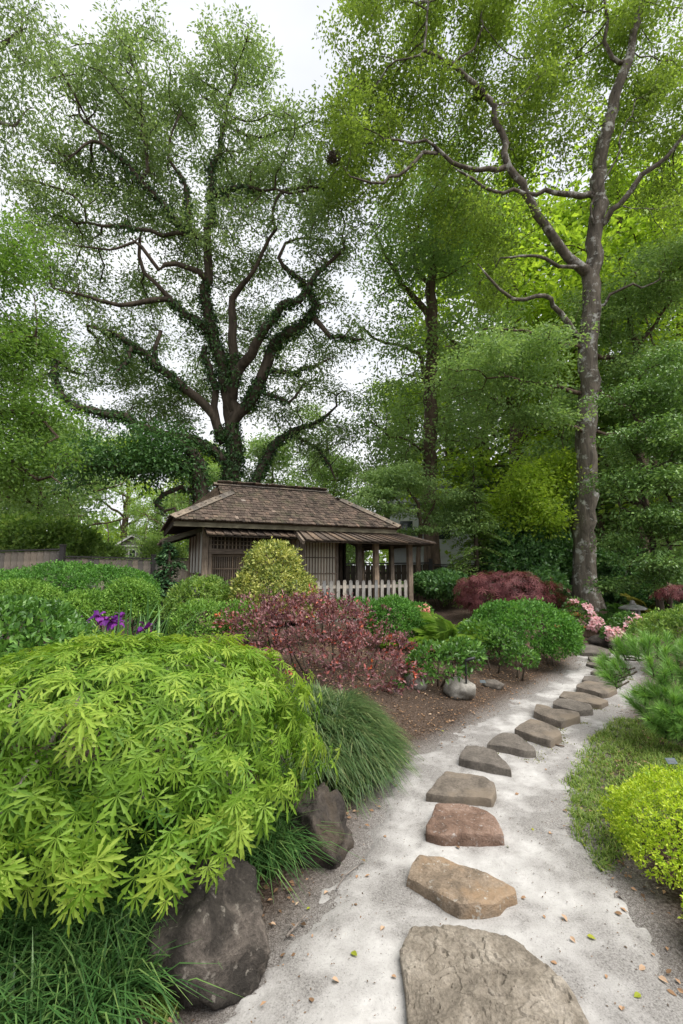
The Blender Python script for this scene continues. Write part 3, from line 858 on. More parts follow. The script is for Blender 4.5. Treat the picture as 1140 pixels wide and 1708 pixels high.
rock_at(740, 1066, 44, 30, MAT['boulder_warm'], 'dark mossy rock behind the fern', 7.4)
rock_at(795, 1072, 36, 34, MAT['boulder_warm'], 'brown squared rock between the fern and the clipped hedge', 5.6)
rock_at(1014, 1084, 38, 20, MAT['boulder_warm'], 'humped brown rock beside the wooden step', 6.1)
rock_at(1052, 1094, 44, 20, MAT['boulder_warm'], 'low flat brown rock below the pink rhododendron', 8.2)
# ------------------------------------------------------------------ tea pavilion
TH = math.radians(24)
_o = P(340, 940, 10.4)
PV0 = np.array([_o[0], _o[1], 0.0])
_u = np.array([math.cos(TH), math.sin(TH), 0]); _n = np.array([-math.sin(TH), math.cos(TH), 0])
def WL(u, v, off=0.0):
    d = ray(u, v); s = np.dot(PV0 + _n * off - EYE, _n) / np.dot(d, _n); q = EYE + d * s - PV0
    return float(q @ _u), float(q[2])
MAT['wood_old'] = wood_mat('wood_old', (.13, .10, .078), (.29, .235, .185), (.45, .375, .30))
MAT['wood_beam'] = wood_mat('wood_beam', (.10, .08, .06), (.235, .185, .145), (.37, .30, .24), stretch=(1.2, 14, 14))
MAT['wood_fascia'] = wood_mat('wood_fascia', (.10, .09, .062), (.21, .19, .135), (.31, .285, .21), stretch=(1.2, 14, 14))
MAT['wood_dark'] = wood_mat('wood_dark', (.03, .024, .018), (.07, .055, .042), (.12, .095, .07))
MAT['wood_picket'] = wood_mat('wood_picket', (.30, .285, .26), (.48, .46, .425), (.62, .60, .56))
MAT['plaster'] = plain('plaster', (.58, .57, .52), .9, .1, var=.12, sc=3)
MAT['paper'] = plain('paper', (.62, .57, .48), .9, .1, var=.10, sc=2)
def shingle_mat():
    m, n, l, b = M_new('cedar_shingle')
    a = n.new('ShaderNodeAttribute'); a.attribute_name = 'tint'
    r = ramp(n, [(0, (.042, .034, .029)), (.35, (.092, .071, .058)), (.65, (.142, .106, .085)), (.85, (.20, .138, .104)), (1, (.28, .235, .20))]); l.new(a.outputs['Fac'], r.inputs['Fac'])
    t = texn(n, l, 26, 5, .7); r2 = ramp(n, [(.3, .5), (.65, 1.25)]); l.new(t.outputs['Fac'], r2.inputs['Fac'])
    out = mixc(n, l, 1.0, r.outputs['Color'], r2.outputs['Color'], 'MULTIPLY')
    t3 = texn(n, l, 3.1, 5, .65); r3 = ramp(n, [(.5, 0), (.68, .55)]); l.new(t3.outputs['Fac'], r3.inputs['Fac'])
    out = mixc(n, l, r3.outputs['Color'], out, (.10, .095, .06))
    l.new(out, b.inputs['Base Color']); b.inputs['Roughness'].default_value = .92; b.inputs['Specular IOR Level'].default_value = .12
    bump(n, l, b, t.outputs['Fac'], .6, .01)
    return m
MAT['shingle'] = shingle_mat()
MAT['roof_board'] = wood_mat('roof_board', (.07, .056, .046), (.155, .12, .095), (.27, .21, .165), stretch=(9, 1.4, 9), sc=4)

pav = thing('tea_pavilion', PV0 + [0, 0, hgt(PV0[0] + 2, PV0[1] + 2)], 'weathered wooden tea pavilion with brown shingled hip roof and open porch', 'pavilion', rz=TH)
GZ = pav.location.z
def part(name, mb, mat, parent=None, sm=False):
    p = parent or pav
    me = mb.mesh(name, mat, sm, (0, 0, GZ) if p is pav else None)
    return link(name, me, p)
def pbox(name, c, size, mat, parent=None, R=None, tint=.5):
    """box part whose own origin sits in its middle, so grain differs piece by piece"""
    mb = MB(); mb.box((0, 0, 0), size, R, tint)
    o = link(name, mb.mesh(name, mat), parent or pav, Vector(c) - (Vector((0, 0, GZ)) if parent is None else Vector((0, 0, 0))))
    return o
rgp = np.random.default_rng(77)
BD = 2.7                                   # body depth
ZF = .55                                   # floor level
X1 = WL(489, 910)[0]; X2 = WL(602, 905)[0] - .05; X3 = WL(683, 907, -.35)[0]
# posts
for x, y in ((.02, .0), (X1, .0), (.0, BD), (X2, BD), (X2, .02)):
    pbox('post', (x, y, (GZ + 2.62) / 2 + .02), (.13, .13, 2.62 - GZ), MAT['wood_old'])
PX = [WL(504, 920, -.35)[0], WL(627, 905, -.35)[0], X3]
for x in PX: pbox('porch_post', (x, -.35, (GZ + 2.42) / 2), (.125, .125, 2.42 - GZ), MAT['wood_old'])
pbox('porch_post', (WL(653, 907, .9)[0], .9, (GZ + 2.42) / 2), (.12, .12, 2.42 - GZ), MAT['wood_old'])
pbox('porch_post', (X3, 2.5, (GZ + 2.42) / 2), (.12, .12, 2.42 - GZ), MAT['wood_old'])
# floor deck and plinth
pbox('floor', ((X3 + .05) / 2, (BD - .42) / 2, ZF - .06), (X3 + .25, BD + .5, .10), MAT['wood_beam'])
for x in np.linspace(.1, X3, 5): pbox('foundation_stone', (x, -.3, (GZ + ZF - .11) / 2), (.3, .3, ZF - .11 - GZ + .1), MAT['st_greybrown'])
# walls
pbox('end_wall', (0.0, BD / 2, 1.55), (.05, BD - .13, 2.05), MAT['plaster'])
for y in (.62, 1.32, 2.0): pbox('wall_batten', (-.035, y, 1.55), (.03, .05, 2.05), MAT['wood_old'])
pbox('rail', (-.04, BD / 2, 1.5), (.035, BD - .14, .07), MAT['wood_beam'], R=None)
wx0, wx1 = X1 + .7, X1 + 1.25                 # window opening in the back wall
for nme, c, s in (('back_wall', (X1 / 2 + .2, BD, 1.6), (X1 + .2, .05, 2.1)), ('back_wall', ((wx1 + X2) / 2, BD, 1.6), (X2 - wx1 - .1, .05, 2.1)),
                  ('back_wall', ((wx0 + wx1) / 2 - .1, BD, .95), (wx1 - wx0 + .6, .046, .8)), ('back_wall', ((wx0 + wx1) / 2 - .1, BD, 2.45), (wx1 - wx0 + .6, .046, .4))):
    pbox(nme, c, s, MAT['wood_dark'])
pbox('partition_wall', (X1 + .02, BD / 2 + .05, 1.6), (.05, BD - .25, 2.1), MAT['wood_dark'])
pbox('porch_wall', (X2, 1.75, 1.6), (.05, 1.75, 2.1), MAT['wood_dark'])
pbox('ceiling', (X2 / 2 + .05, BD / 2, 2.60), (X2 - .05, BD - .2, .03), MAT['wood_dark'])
# front-left bay: transom lattice, beam, sliding lattice door
zt0, zt1 = WL(350, 915)[1], WL(350, 895)[1]; xa, xb = .10, X1 - .08
pbox('lintel', ((xa + xb) / 2, -.02, zt0 - .06), (xb - xa, .11, .12), MAT['wood_beam'])
pbox('head_beam', ((xa + xb) / 2, .0, zt1 + .06), (xb - xa, .10, .10), MAT['wood_beam'])
pbox('jamb', (xa + .03, .0, 1.6), (.06, .10, 1.5), MAT['wood_old'])
pbox('jamb', (xb - .03, .0, 1.6), (.06, .10, 1.5), MAT['wood_old'])
tr = thing_l = pbox('transom', ((xa + xb) / 2, .06, (zt0 + zt1) / 2), (xb - xa - .12, .012, zt1 - zt0), MAT['wood_dark'])
def sub(name, par, c, s, mat): 
    mb = MB(); mb.box((0, 0, 0), s); return link(name, mb.mesh(name, mat), par, c)
W = xb - xa - .12; Hh = zt1 - zt0
for x in np.linspace(-W / 2 + .05, W / 2 - .05, 21): sub('lattice_bar', tr, (x, -.05, 0), (.022, .02, Hh), MAT['wood_old'])
for z in (-Hh / 6, Hh / 6): sub('lattice_rail', tr, (0, -.068, z), (W, .014, .02), MAT['wood_beam'])
zd1, zd0 = zt0 - .12, ZF + .02
for k in range(2):
    cx = xa + .06 + (k + .5) * W / 2; dw = W / 2 + .03; dh = zd1 - zd0
    dr = pbox('lattice_door', (cx, .075 - .05 * k, (zd0 + zd1) / 2), (dw, .012, dh), MAT['wood_dark'])
    for s in (-1, 1): sub('stile', dr, (s * (dw / 2 - .025), -.022, 0), (.05, .03, dh), MAT['wood_old'])
    for z in (-dh / 2 + .04, dh / 2 - .03): sub('door_rail', dr, (0, -.024, z), (dw - .1, .028, .06), MAT['wood_beam'])
    for x in np.linspace(-dw / 2 + .075, dw / 2 - .075, 17): sub('lattice_bar', dr, (x, -.02, 0), (.02, .018, dh - .1), MAT['wood_old'])
    for z in (dh / 2 - .34, dh / 2 - .68, dh / 2 - 1.0): sub('lattice_rail', dr, (0, -.036, z), (dw - .1, .014, .022), MAT['wood_beam'])
# plaster strip and papered lattice screens of the right bay
pbox('wall_panel', ((X1 + PX[0]) / 2 + .05, .02, 1.62), (PX[0] - X1 - .02, .04, 2.0), MAT['plaster'])
sx0, sx1 = WL(509, 910, .05)[0], WL(561, 975, .05)[0]
sc_ = pbox('paper_screen', ((sx0 + sx1) / 2, .05, (ZF + 2.45) / 2), (sx1 - sx0, .014, 2.45 - ZF), MAT['paper'])
SW, SH = sx1 - sx0, 2.45 - ZF
for x in np.linspace(-SW / 2 + .04, SW / 2 - .03, 11): sub('lattice_bar', sc_, (x, -.02, 0), (.024, .022, SH), MAT['wood_old'])
for z in (-.7, -.35, .02, .42): sub('lattice_rail', sc_, (0, -.035, z), (SW, .014, .024), MAT['wood_beam'])
sub('stile', sc_, (SW / 2 + .02, -.01, 0), (.06, .05, SH), MAT['wood_old'])
pbox('low_panel', ((sx1 + X2) / 2 + .28, 1.1, ZF + .33), (.5, .04, .62), MAT['plaster'])
pbox('door_post', (sx1 + .34, .55, 1.6), (.09, .09, 2.0), MAT['wood_dark'])
# beams under the porch roof
pbox('porch_beam', ((PX[0] + X3) / 2, -.35, 2.37), (X3 - PX[0] + .3, .09, .11), MAT['wood_beam'])
pbox('porch_beam', (X3 - .002, 1.07, 2.36), (.09, 2.75, .11), MAT['wood_beam'])
# --- main roof
EX0, EX1, EY0, EY1, EZ = -.74, WL(664, 884, -.5)[0], -.5, BD + .5, 2.70
RX0, RX1, RY, RZ = .46, WL(541, 822, 1.35)[0], BD / 2, WL(450, 816, 1.35)[1]
GBX0, GBX1 = .60, RX1 + .33                   # foot of the gablets
def sag(s): return -.05 * math.sin(math.pi * s)
slope_f = lambda y: EZ + (RZ - EZ) * (y - EY0) / (RY - EY0)
GBZ = WL(372, 828, 1.0)[1]
gy = EY0 + (GBZ - EZ) / (RZ - EZ) * (RY - EY0)           # y of the gablet foot on the front slope
def facet(poly):
    """thick deck under the shingles"""
    poly = np.array(poly, float); nn = np.cross(poly[1] - poly[0], poly[2] - poly[0]); nn = nn / np.linalg.norm(nn)
    if nn[2] < 0: nn = -nn
    mb = MB(); mb.prism(poly, nn * -.075, nn * -.012); return mb
A0, A1 = np.array([EX0, EY0, EZ]), np.array([EX1, EY0, EZ]); B0, B1 = np.array([EX0, EY1, EZ]), np.array([EX1, EY1, EZ])
g0f, g1f = np.array([GBX0, gy, GBZ]), np.array([GBX1, gy, GBZ]); g0b, g1b = np.array([GBX0, BD - gy, GBZ]), np.array([GBX1, BD - gy, GBZ])
r0, r1 = np.array([RX0, RY, RZ]), np.array([RX1, RY, RZ])
roof = MB()
for poly in ([A0, A1, g1f, r1, r0, g0f], [B1, B0, g0b, r0, r1, g1b], [B0, A0, g0f, g0b], [A1, B1, g1b, g1f]):
    f = facet(poly); roof.v += f.v; roof.tint += f.tint; roof.t += [t + roof.n for t in f.t]; roof.q += [q + roof.n for q in f.q]; roof.n += f.n
roof_o = part('roof', roof, MAT['wood_dark'])
for sx, gx_ in ((-1, GBX0 + .03), (1, GBX1 - .12)):       # gablet walls
    mb = MB(); mb.prism(np.array([[gx_, gy + .04, GBZ + .0], [gx_, BD - gy - .04, GBZ + .0], [gx_ - (.1 if sx > 0 else -.02), RY, RZ - .04]]), (0, 0, 0), (.03, 0, 0)); part('gablet_wall', mb, MAT['wood_old'])
shing = MB()
def shingle_facet(o, ex, es, length, rng_x, pitch=.145, wmin=.06, wmax=.12):
    """o origin, ex along eave, es up the slope; rng_x(s) -> (x0, x1)"""
    nn = np.cross(ex, es); nn = nn / np.linalg.norm(nn)
    if nn[2] < 0: nn = -nn
    R = np.stack([ex, es, nn], 1)
    k = 0; s = -.05
    while s < length:
        x0, x1 = rng_x(min(max(s + .07, 0), length)); x = x0 + rgp.uniform(-.05, .0)
        while x < x1:
            w = rgp.uniform(wmin, wmax); L = pitch * 1.75; th = rgp.uniform(.014, .026)
            w = min(w, x1 - x + .02)
            if w < .03: break
            tilt = math.radians(5.0 + rgp.normal(0, 1.0)); rot = rgp.normal(0, .02)
            Rt = R @ np.array([[math.cos(rot), -math.sin(rot), 0], [math.sin(rot), math.cos(rot), 0], [0, 0, 1]]) @ np.array([[1, 0, 0], [0, math.cos(-tilt), -math.sin(-tilt)], [0, math.sin(-tilt), math.cos(-tilt)]])
            j = rgp.normal(0, .012)
            c = o + ex * (x + w / 2) + es * (s + j + L / 2 - .03) + nn * (.022 + th / 2)
            shing.box(c, (w - .006, L, th), Rt, float(np.clip(rgp.normal(.40, .19), 0, 1)))
            x += w
        s += pitch; k += 1
sl = (r0 - A0) * [0, 1, 1]; Lf = np.linalg.norm(sl); es = sl / Lf; gs = np.linalg.norm((g0f - A0) * [0, 1, 1])
def rx_front(s):
    a = EX0 + (GBX0 - EX0) * min(s / gs, 1); b = EX1 + (GBX1 - EX1) * min(s / gs, 1)
    if s > gs: t = (s - gs) / (Lf - gs); a = GBX0 - .12 + (RX0 - GBX0 + .12) * t; b = GBX1 + .0 + (RX1 - GBX1) * t
    return a, b
shingle_facet(np.array([0, EY0, EZ]), np.array([1.0, 0, 0]), es, Lf - .03, rx_front)
shingle_facet(np.array([0, EY1, EZ]), np.array([1.0, 0, 0]), es * [1, -1, 1], Lf - .03, rx_front)
for sx, X_, GX in ((-1, EX0, GBX0), (1, EX1, GBX1)):
    v_ = np.array([GX - X_, 0, GBZ - EZ]); Lh = np.linalg.norm(v_)
    shingle_facet(np.array([X_, 0, EZ]), np.array([0, 1.0, 0]), v_ / Lh, Lh - .02, lambda s, Lh=Lh: (EY0 + (gy - EY0) * s / Lh, EY1 - (gy - EY0) * s / Lh))
so = part('shingles', shing, MAT['shingle']); so['kind'] = 'stuff'
def caps(a, b, n, name, w=.16):
    a, b = np.asarray(a), np.asarray(b); d = unit(b - a); L = np.linalg.norm(b - a)
    side = unit(np.cross(d, [0, 0, 1.0])); upn = np.cross(side, d)
    for i in range(n):
        mb = MB()
        for s in (-1, 1):
            ang = math.radians(28) * s
            sv = side * math.cos(ang) * s * 1.0; ex = unit(side * s - upn * .55)
            R = np.stack([ex, d, np.cross(ex, d)], 1)
            if np.linalg.det(R) < 0: R[:, 2] *= -1
            mb.box(ex * w / 2 * .98, (w, L / n * 1.28, .02), R)
        c = a + d * L * (i + .5) / n + upn * (.055 + .012 * rgp.random()) + d * rgp.normal(0, .008)
        tilt = rgp.normal(.05, .015)
        o = link(name, mb.mesh(name, MAT['shingle_cap']), pav, Vector(c) - Vector((0, 0, GZ)))
MAT['shingle_cap'] = wood_mat('shingle_cap', (.10, .085, .072), (.18, .155, .13), (.28, .245, .205), stretch=(6, 6, 6))
caps(r0 + [-.04, 0, .02], r1 + [.04, 0, .02], 9, 'ridge_cap')
caps(A0 + [-.02, -.02, .03], g0f + [.1, .05, .06], 8, 'hip_cap')
caps(g1f + [-.0, -.0, .05], A1 + [.02, -.02, .03], 9, 'hip_cap')
caps(B0, g0b, 8, 'hip_cap'); caps(g1b, B1, 9, 'hip_cap')
# fascia boards, rafters
pbox('fascia', ((EX0 + EX1) / 2, EY0 + .03, EZ - .10), (EX1 - EX0 - .06, .035, .10), MAT['wood_fascia'])
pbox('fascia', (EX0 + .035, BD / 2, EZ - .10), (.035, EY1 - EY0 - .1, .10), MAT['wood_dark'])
pbox('fascia', (EX1 - .035, BD / 2, EZ - .10), (.035, EY1 - EY0 - .1, .10), MAT['wood_fascia'])
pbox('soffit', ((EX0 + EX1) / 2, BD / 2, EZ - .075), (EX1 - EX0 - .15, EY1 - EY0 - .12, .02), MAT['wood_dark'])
# --- skirt roofs of lapped boards
def skirt(top0, top1, bot0, bot1, n, name='roof_board', th=.022):
    """boards running down the slope between an upper and a lower edge"""
    top0, top1, bot0, bot1 = (np.asarray(q, float) for q in (top0, top1, bot0, bot1))
    nn = np.cross(bot1 - bot0, top0 - bot0); nn = nn / np.linalg.norm(nn)
    if nn[2] < 0: nn = -nn
    mb = MB(); mb.prism(np.array([bot0, bot1, top1, top0]), nn * -.04, nn * -.012); part('skirt_deck', mb, MAT['wood_dark'])
    for i in range(n):
        a, b = i / n, (i + 1) / n
        lap = .02
        q = np.array([bot0 + (bot1 - bot0) * a, bot0 + (bot1 - bot0) * (b + lap / n * 3), top0 + (top1 - top0) * (b + lap / n * 3), top0 + (top1 - top0) * a])
        dn = unit((bot0 + bot1) - (top0 + top1)); q[:2] += dn * rgp.uniform(.0, .045)
        c = q.mean(0); mb = MB()
        hl = np.array([.034, .0, .0, .034]) + rgp.uniform(0, .006)       # each board lifts along one edge, over its neighbour
        V = np.r_[q - c + nn * hl[:, None] * .6, q - c + nn * (hl[:, None] + th)]
        mb.add(V, None, [(0, 3, 2, 1), (4, 5, 6, 7), (0, 1, 5, 4), (1, 2, 6, 5), (2, 3, 7, 6), (3, 0, 4, 7)])
        link(name, mb.mesh(name, MAT['roof_board']), pav, Vector(c) - Vector((0, 0, GZ)))
zs0 = WL(420, 894, -.52)[1]; zs1 = WL(600, 904, -.92)[1]
xq = WL(497, 893, -.4)[0]
skirt((-.02, .02, zs0 + .20), (xq + .1, .02, zs0 + .20), (-.02, -.52, zs0), (xq + .1, -.52, zs0), 12)
xr = X3 + .42
skirt((xq, -.12, zs1 + .36), (EX1 - .25, -.12, zs1 + .36), (xq, -.92, zs1), (xr, -.92, zs1), 17)
skirt((EX1 - .25, -.12, zs1 + .355), (EX1 - .25, BD, zs1 + .355), (xr, -.92, zs1 - .005), (xr, BD + .5, zs1 - .005), 14)
pbox('barge_board', (xq - .03, -.52, zs1 + .15), (.05, .9, .09), MAT['wood_old'], R=np.array([[1, 0, 0], [0, .9, -.43], [0, .43, .9]]))
pbox('hip_board', ((EX1 - .25 + xr) / 2 + .06, -.55, zs1 + .19), (1.25, .10, .045), MAT['wood_old'], R=np.array([[math.cos(-.6), -math.sin(-.6) , 0], [math.sin(-.6), math.cos(-.6), 0], [0, 0, 1]]) @ np.array([[.965, 0, .26], [0, 1, 0], [-.26, 0, .965]]))
skirt((-.05, BD + .2, zs0 + .2), (-.05, .3, zs0 + .2), (-.85, BD + .2, zs0 - .10), (-.85, .3, zs0 - .10), 11)
pbox('eave_beam', (-.45, .32, zs0 + .02), (.95, .07, .09), MAT['wood_fascia'], R=np.array([[.94, 0, -.34], [0, 1, 0], [.34, 0, .94]]))
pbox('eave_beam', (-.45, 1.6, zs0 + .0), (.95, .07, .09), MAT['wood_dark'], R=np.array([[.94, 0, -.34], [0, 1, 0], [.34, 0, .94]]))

# --- picket fence on the porch front
fx0, fx1 = WL(530, 970, -.42)[0], WL(676, 970, -.42)[0]
ptop = WL(600, 967, -.42)[1]
fc = PV0 + _u * fx0 - _n * .44; 
pf = thing('picket_fence', fc + [0, 0, ZF - .35], 'low weathered white picket fence along the pavilion porch', 'fence', rz=TH)
fz = ZF - .35; hP = ptop - fz; npk = 15
for i in range(npk):
    x = (fx1 - fx0) * i / (npk - 1)
    mb = MB(); w = .043
    mb.prism(np.array([[-w, -.011, 0], [w, -.011, 0], [w, -.011, hP - .05], [w * .55, -.011, hP - .012], [-w * .55, -.011, hP - .012], [-w, -.011, hP - .05]]), (0, 0, 0), (0, .022, 0))
    link('picket', mb.mesh('picket', MAT['wood_picket']), pf, (x, -.0, rgp.normal(0, .006)), (0, rgp.normal(0, .008), 0))
for z in (hP - .17, .16):
    mb = MB(); mb.box((0, 0, 0), (fx1 - fx0 + .14, .035, .075)); link('rail', mb.mesh('rail', MAT['wood_picket']), pf, ((fx1 - fx0) / 2, .031, z))
# ------------------------------------------------------------------ trees
def base_at(u, Y):                       # ground point below a pixel column at distance Y
    x = P(u, 948, Y)[0]; return np.array([x, Y, hgt(x, Y) - .05])
def trunk_from(u, Y, r, rest):
    b = base_at(u, Y); return [np.r_[b, r]] + px(rest)

# live oak behind the pavilion
oak_limbs = [
 trunk_from(383, 17.5, .58, [(384, 850, 17.5, 0.364), (386, 790, 17.4, 0.336), (392, 740, 17.2, 0.322)]),
 px([(389, 705, 17.0, 0.252), (421, 663, 16.6, 0.238), (442, 616, 16.2, 0.217), (458, 574, 16, 0.196), (489, 553, 15.8, 0.168), (518, 526, 15.6, 0.147), (526, 510, 15.4, 0.126), (513, 484, 15.2, 0.105), (489, 458, 15, 0.084), (466, 432, 14.9, 0.070), (476, 405, 14.8, 0.048)]),
 px([(520, 524, 15.6, 0.105), (534, 545, 15.5, 0.098), (550, 560, 15.4, 0.084), (575, 566, 15.2, 0.063), (605, 566, 15, 0.048)]),
 px([(387, 674, 16.8, 0.231), (393, 625, 16.3, 0.203), (418, 590, 15.8, 0.182), (445, 548, 15.3, 0.161), (474, 512, 14.9, 0.133), (500, 503, 14.6, 0.112), (520, 470, 14.4, 0.091), (545, 440, 14.2, 0.063), (575, 415, 14, 0.048)]),
 px([(385, 700, 17.1, 0.266), (376, 632, 16.6, 0.238), (363, 579, 16.2, 0.210), (347, 526, 15.8, 0.189), (342, 484, 15.5, 0.168), (347, 447, 15.3, 0.154), (350, 384, 15, 0.133), (353, 337, 14.8, 0.112), (352, 279, 14.6, 0.091), (363, 253, 14.5, 0.077), (372, 200, 14.4, 0.056), (385, 150, 14.3, 0.040)]),
 px([(388, 620, 16.3, 0.182), (389, 542, 15.8, 0.154), (387, 495, 15.5, 0.126), (405, 474, 15.3, 0.098), (425, 450, 15.1, 0.070), (450, 400, 14.9, 0.056), (460, 330, 14.8, 0.040)]),
 px([(342, 470, 15.4, 0.119), (325, 452, 15.1, 0.105), (295, 442, 14.9, 0.091), (258, 442, 14.6, 0.070), (238, 415, 14.4, 0.064), (215, 395, 14.2, 0.048)]),
 px([(350, 400, 15.1, 0.105), (316, 390, 14.9, 0.105), (300, 372, 14.7, 0.098), (279, 347, 14.5, 0.091), (247, 316, 14.2, 0.084), (232, 295, 14.1, 0.077), (200, 263, 13.9, 0.063), (174, 237, 13.7, 0.056), (153, 205, 13.6, 0.032)]),
 px([(174, 237, 13.7, 0.048), (153, 234, 13.6, 0.048), (126, 256, 13.4, 0.032)]),
 px([(240, 305, 14.1, 0.070), (245, 262, 14.0, 0.063), (238, 200, 13.9, 0.048), (232, 140, 13.9, 0.032)]),
 px([(316, 388, 14.9, 0.077), (311, 321, 14.6, 0.070), (295, 284, 14.4, 0.064), (279, 262, 14.3, 0.048), (300, 200, 14.2, 0.032)]),
 px([(353, 330, 14.8, 0.070), (385, 315, 14.5, 0.070), (405, 308, 14.4, 0.064), (440, 313, 14.2, 0.048), (480, 322, 14, 0.032)]),
 px([(360, 560, 16.1, 0.154), (337, 542, 15.8, 0.140), (310, 521, 15.5, 0.126), (284, 505, 15.3, 0.112), (253, 500, 15, 0.098), (226, 510, 14.8, 0.084), (200, 510, 14.6, 0.070), (168, 503, 14.4, 0.064), (132, 492, 14.2, 0.048), (95, 478, 14, 0.032)]),
 px([(284, 505, 15.3, 0.084), (263, 479, 15, 0.077), (242, 453, 14.8, 0.070), (232, 426, 14.6, 0.063), (236, 400, 14.4, 0.056), (200, 414, 14.2, 0.040), (140, 412, 14, 0.028)]),
 px([(310, 390, 14.9, 0.077), (253, 388, 14.6, 0.070), (211, 378, 14.4, 0.064), (170, 374, 14.2, 0.048), (125, 374, 14, 0.032)]),
 px([(376, 730, 17.1, 0.196), (342, 674, 16.6, 0.175), (310, 650, 16.2, 0.161), (274, 618, 15.8, 0.147), (247, 589, 15.5, 0.126), (221, 574, 15.3, 0.105), (189, 556, 15, 0.070), (150, 545, 14.8, 0.048)]),
 px([(258, 600, 15.6, 0.091), (260, 575, 15.5, 0.077), (270, 555, 15.4, 0.064)]),
 px([(232, 580, 15.4, 0.091), (210, 605, 15.2, 0.077), (190, 625, 15, 0.064)]),
 px([(380, 775, 17.3, 0.210), (337, 745, 16.9, 0.189), (295, 726, 16.5, 0.175), (253, 718, 16.1, 0.161), (210, 697, 15.7, 0.147), (174, 689, 15.4, 0.133), (126, 679, 15, 0.112), (100, 658, 14.8, 0.098), (95, 621, 14.7, 0.084), (84, 589, 14.6, 0.070), (79, 563, 14.5, 0.064), (53, 555, 14.3, 0.048), (30, 535, 14.1, 0.032)]),
 px([(370, 740, 17.1, 0.154), (363, 700, 16.9, 0.140), (360, 655, 16.6, 0.133), (347, 611, 16.3, 0.119), (337, 579, 16.1, 0.105)]),
 px([(395, 830, 17.5, 0.210), (426, 795, 17.7, 0.189), (453, 753, 17.9, 0.161), (489, 721, 18, 0.126), (521, 705, 18, 0.084), (550, 690, 18, 0.056)]),
 px([(489, 721, 18, 0.070), (525, 745, 18, 0.063), (550, 775, 18, 0.056), (560, 800, 18, 0.032)]),
 px([(440, 620, 16.2, 0.091), (463, 625, 16.1, 0.084), (495, 621, 16, 0.070), (526, 608, 15.9, 0.064), (550, 598, 15.8, 0.040)]),
 px([(440, 655, 16.4, 0.070), (465, 660, 16.3, 0.070), (485, 670, 16.2, 0.064), (510, 640, 16.1, 0.040)]),
]
oak_blobs = [blob(225, 150, 120, 85, 14.6, 2.6), blob(165, 235, 110, 80, 14.4, 2.6), blob(385, 150, 75, 85, 15.0, 2.3), blob(300, 245, 150, 75, 15.0, 2.8), blob(420, 270, 70, 70, 15.1, 2.2),
             blob(495, 300, 95, 110, 15.4, 2.6), blob(125, 330, 85, 70, 14.6, 2.3), blob(110, 440, 85, 60, 14.8, 2.3, .8), blob(230, 400, 120, 60, 15.4, 2.6, .75), blob(400, 400, 120, 60, 15.4, 2.2, 1.0),
             blob(555, 430, 70, 80, 15.4, 2.2), blob(550, 545, 55, 45, 16.0, 1.6, .8), blob(120, 540, 90, 40, 15.2, 2.0, .6), blob(90, 640, 80, 50, 15.4, 1.8, .6), blob(250, 640, 90, 45, 16.4, 2, .4),
             blob(540, 640, 50, 40, 16.8, 1.6, .8), blob(480, 640, 60, 40, 17.0, 1.6, .5), blob(540, 740, 60, 45, 18.8, 1.8, 1.0), blob(470, 780, 60, 30, 18.8, 1.6, .9), blob(190, 735, 70, 25, 16.4, 1.6, .5), blob(300, 560, 130, 50, 16.0, 2, .35),
             blob(300, 620, 110, 70, 18.6, 1.6, 1.2), blob(180, 610, 70, 60, 17.8, 1.5, 1.1), blob(440, 570, 80, 60, 18.2, 1.6, 1.1), blob(330, 480, 120, 50, 17.6, 1.6, .8), blob(260, 690, 90, 35, 18, 1.5, 1.0), blob(470, 690, 50, 45, 18.6, 1.4, .9)]
grow_tree('live_oak', 'huge spreading live oak with ivy-clad limbs rising behind the pavilion roof', 'tree', oak_limbs, oak_blobs, 4300, 23, .135, MAT['bark_oak'], MAT['oak_leaf'], 11,
          step=.42, di=5, tip=.018, sig=.2, per_clump=12, csig=.34, tpl=(LEAF4[0] * [.8, 1, 1], LEAF4[1]), ivy=(MAT['ivy_leaf'], .055, 300), shell=.35)
# ivy-wrapped lower neighbour
ivy_limbs = [trunk_from(338, 16.4, .36, [(336, 850, 16.4, .30), (333, 800, 16.4, .28), (326, 768, 16.3, .24), (310, 745, 16.2, .17), (296, 730, 16.1, .10)]),
             px([(328, 776, 16.3, .18), (290, 776, 16.1, .17), (250, 772, 15.9, .15), (222, 788, 15.7, .14), (195, 782, 15.5, .11), (150, 776, 15.3, .08), (110, 782, 15.2, .05)]),
             px([(325, 818, 16.4, .10), (300, 812, 16.2, .09), (272, 822, 16.1, .08), (262, 838, 16, .07), (275, 852, 16, .06), (292, 850, 15.9, .05), (300, 868, 15.9, .03)])]
ivy_blobs = [blob(200, 770, 85, 28, 15.6, 1.5), blob(255, 762, 60, 30, 15.9, 1.4), blob(120, 775, 60, 24, 15.2, 1.2, .7), blob(290, 735, 40, 26, 16.1, 1.2, .7)]
grow_tree('ivy_covered_tree', 'shorter crooked tree thick with ivy beside the live oak trunk', 'tree', ivy_limbs, ivy_blobs, 520, 20, .14, MAT['bark_dark'], MAT['dark_leaf'], 12, step=.35, sig=.27, ivy=(MAT['ivy_leaf'], .05, 170), shell=.3)

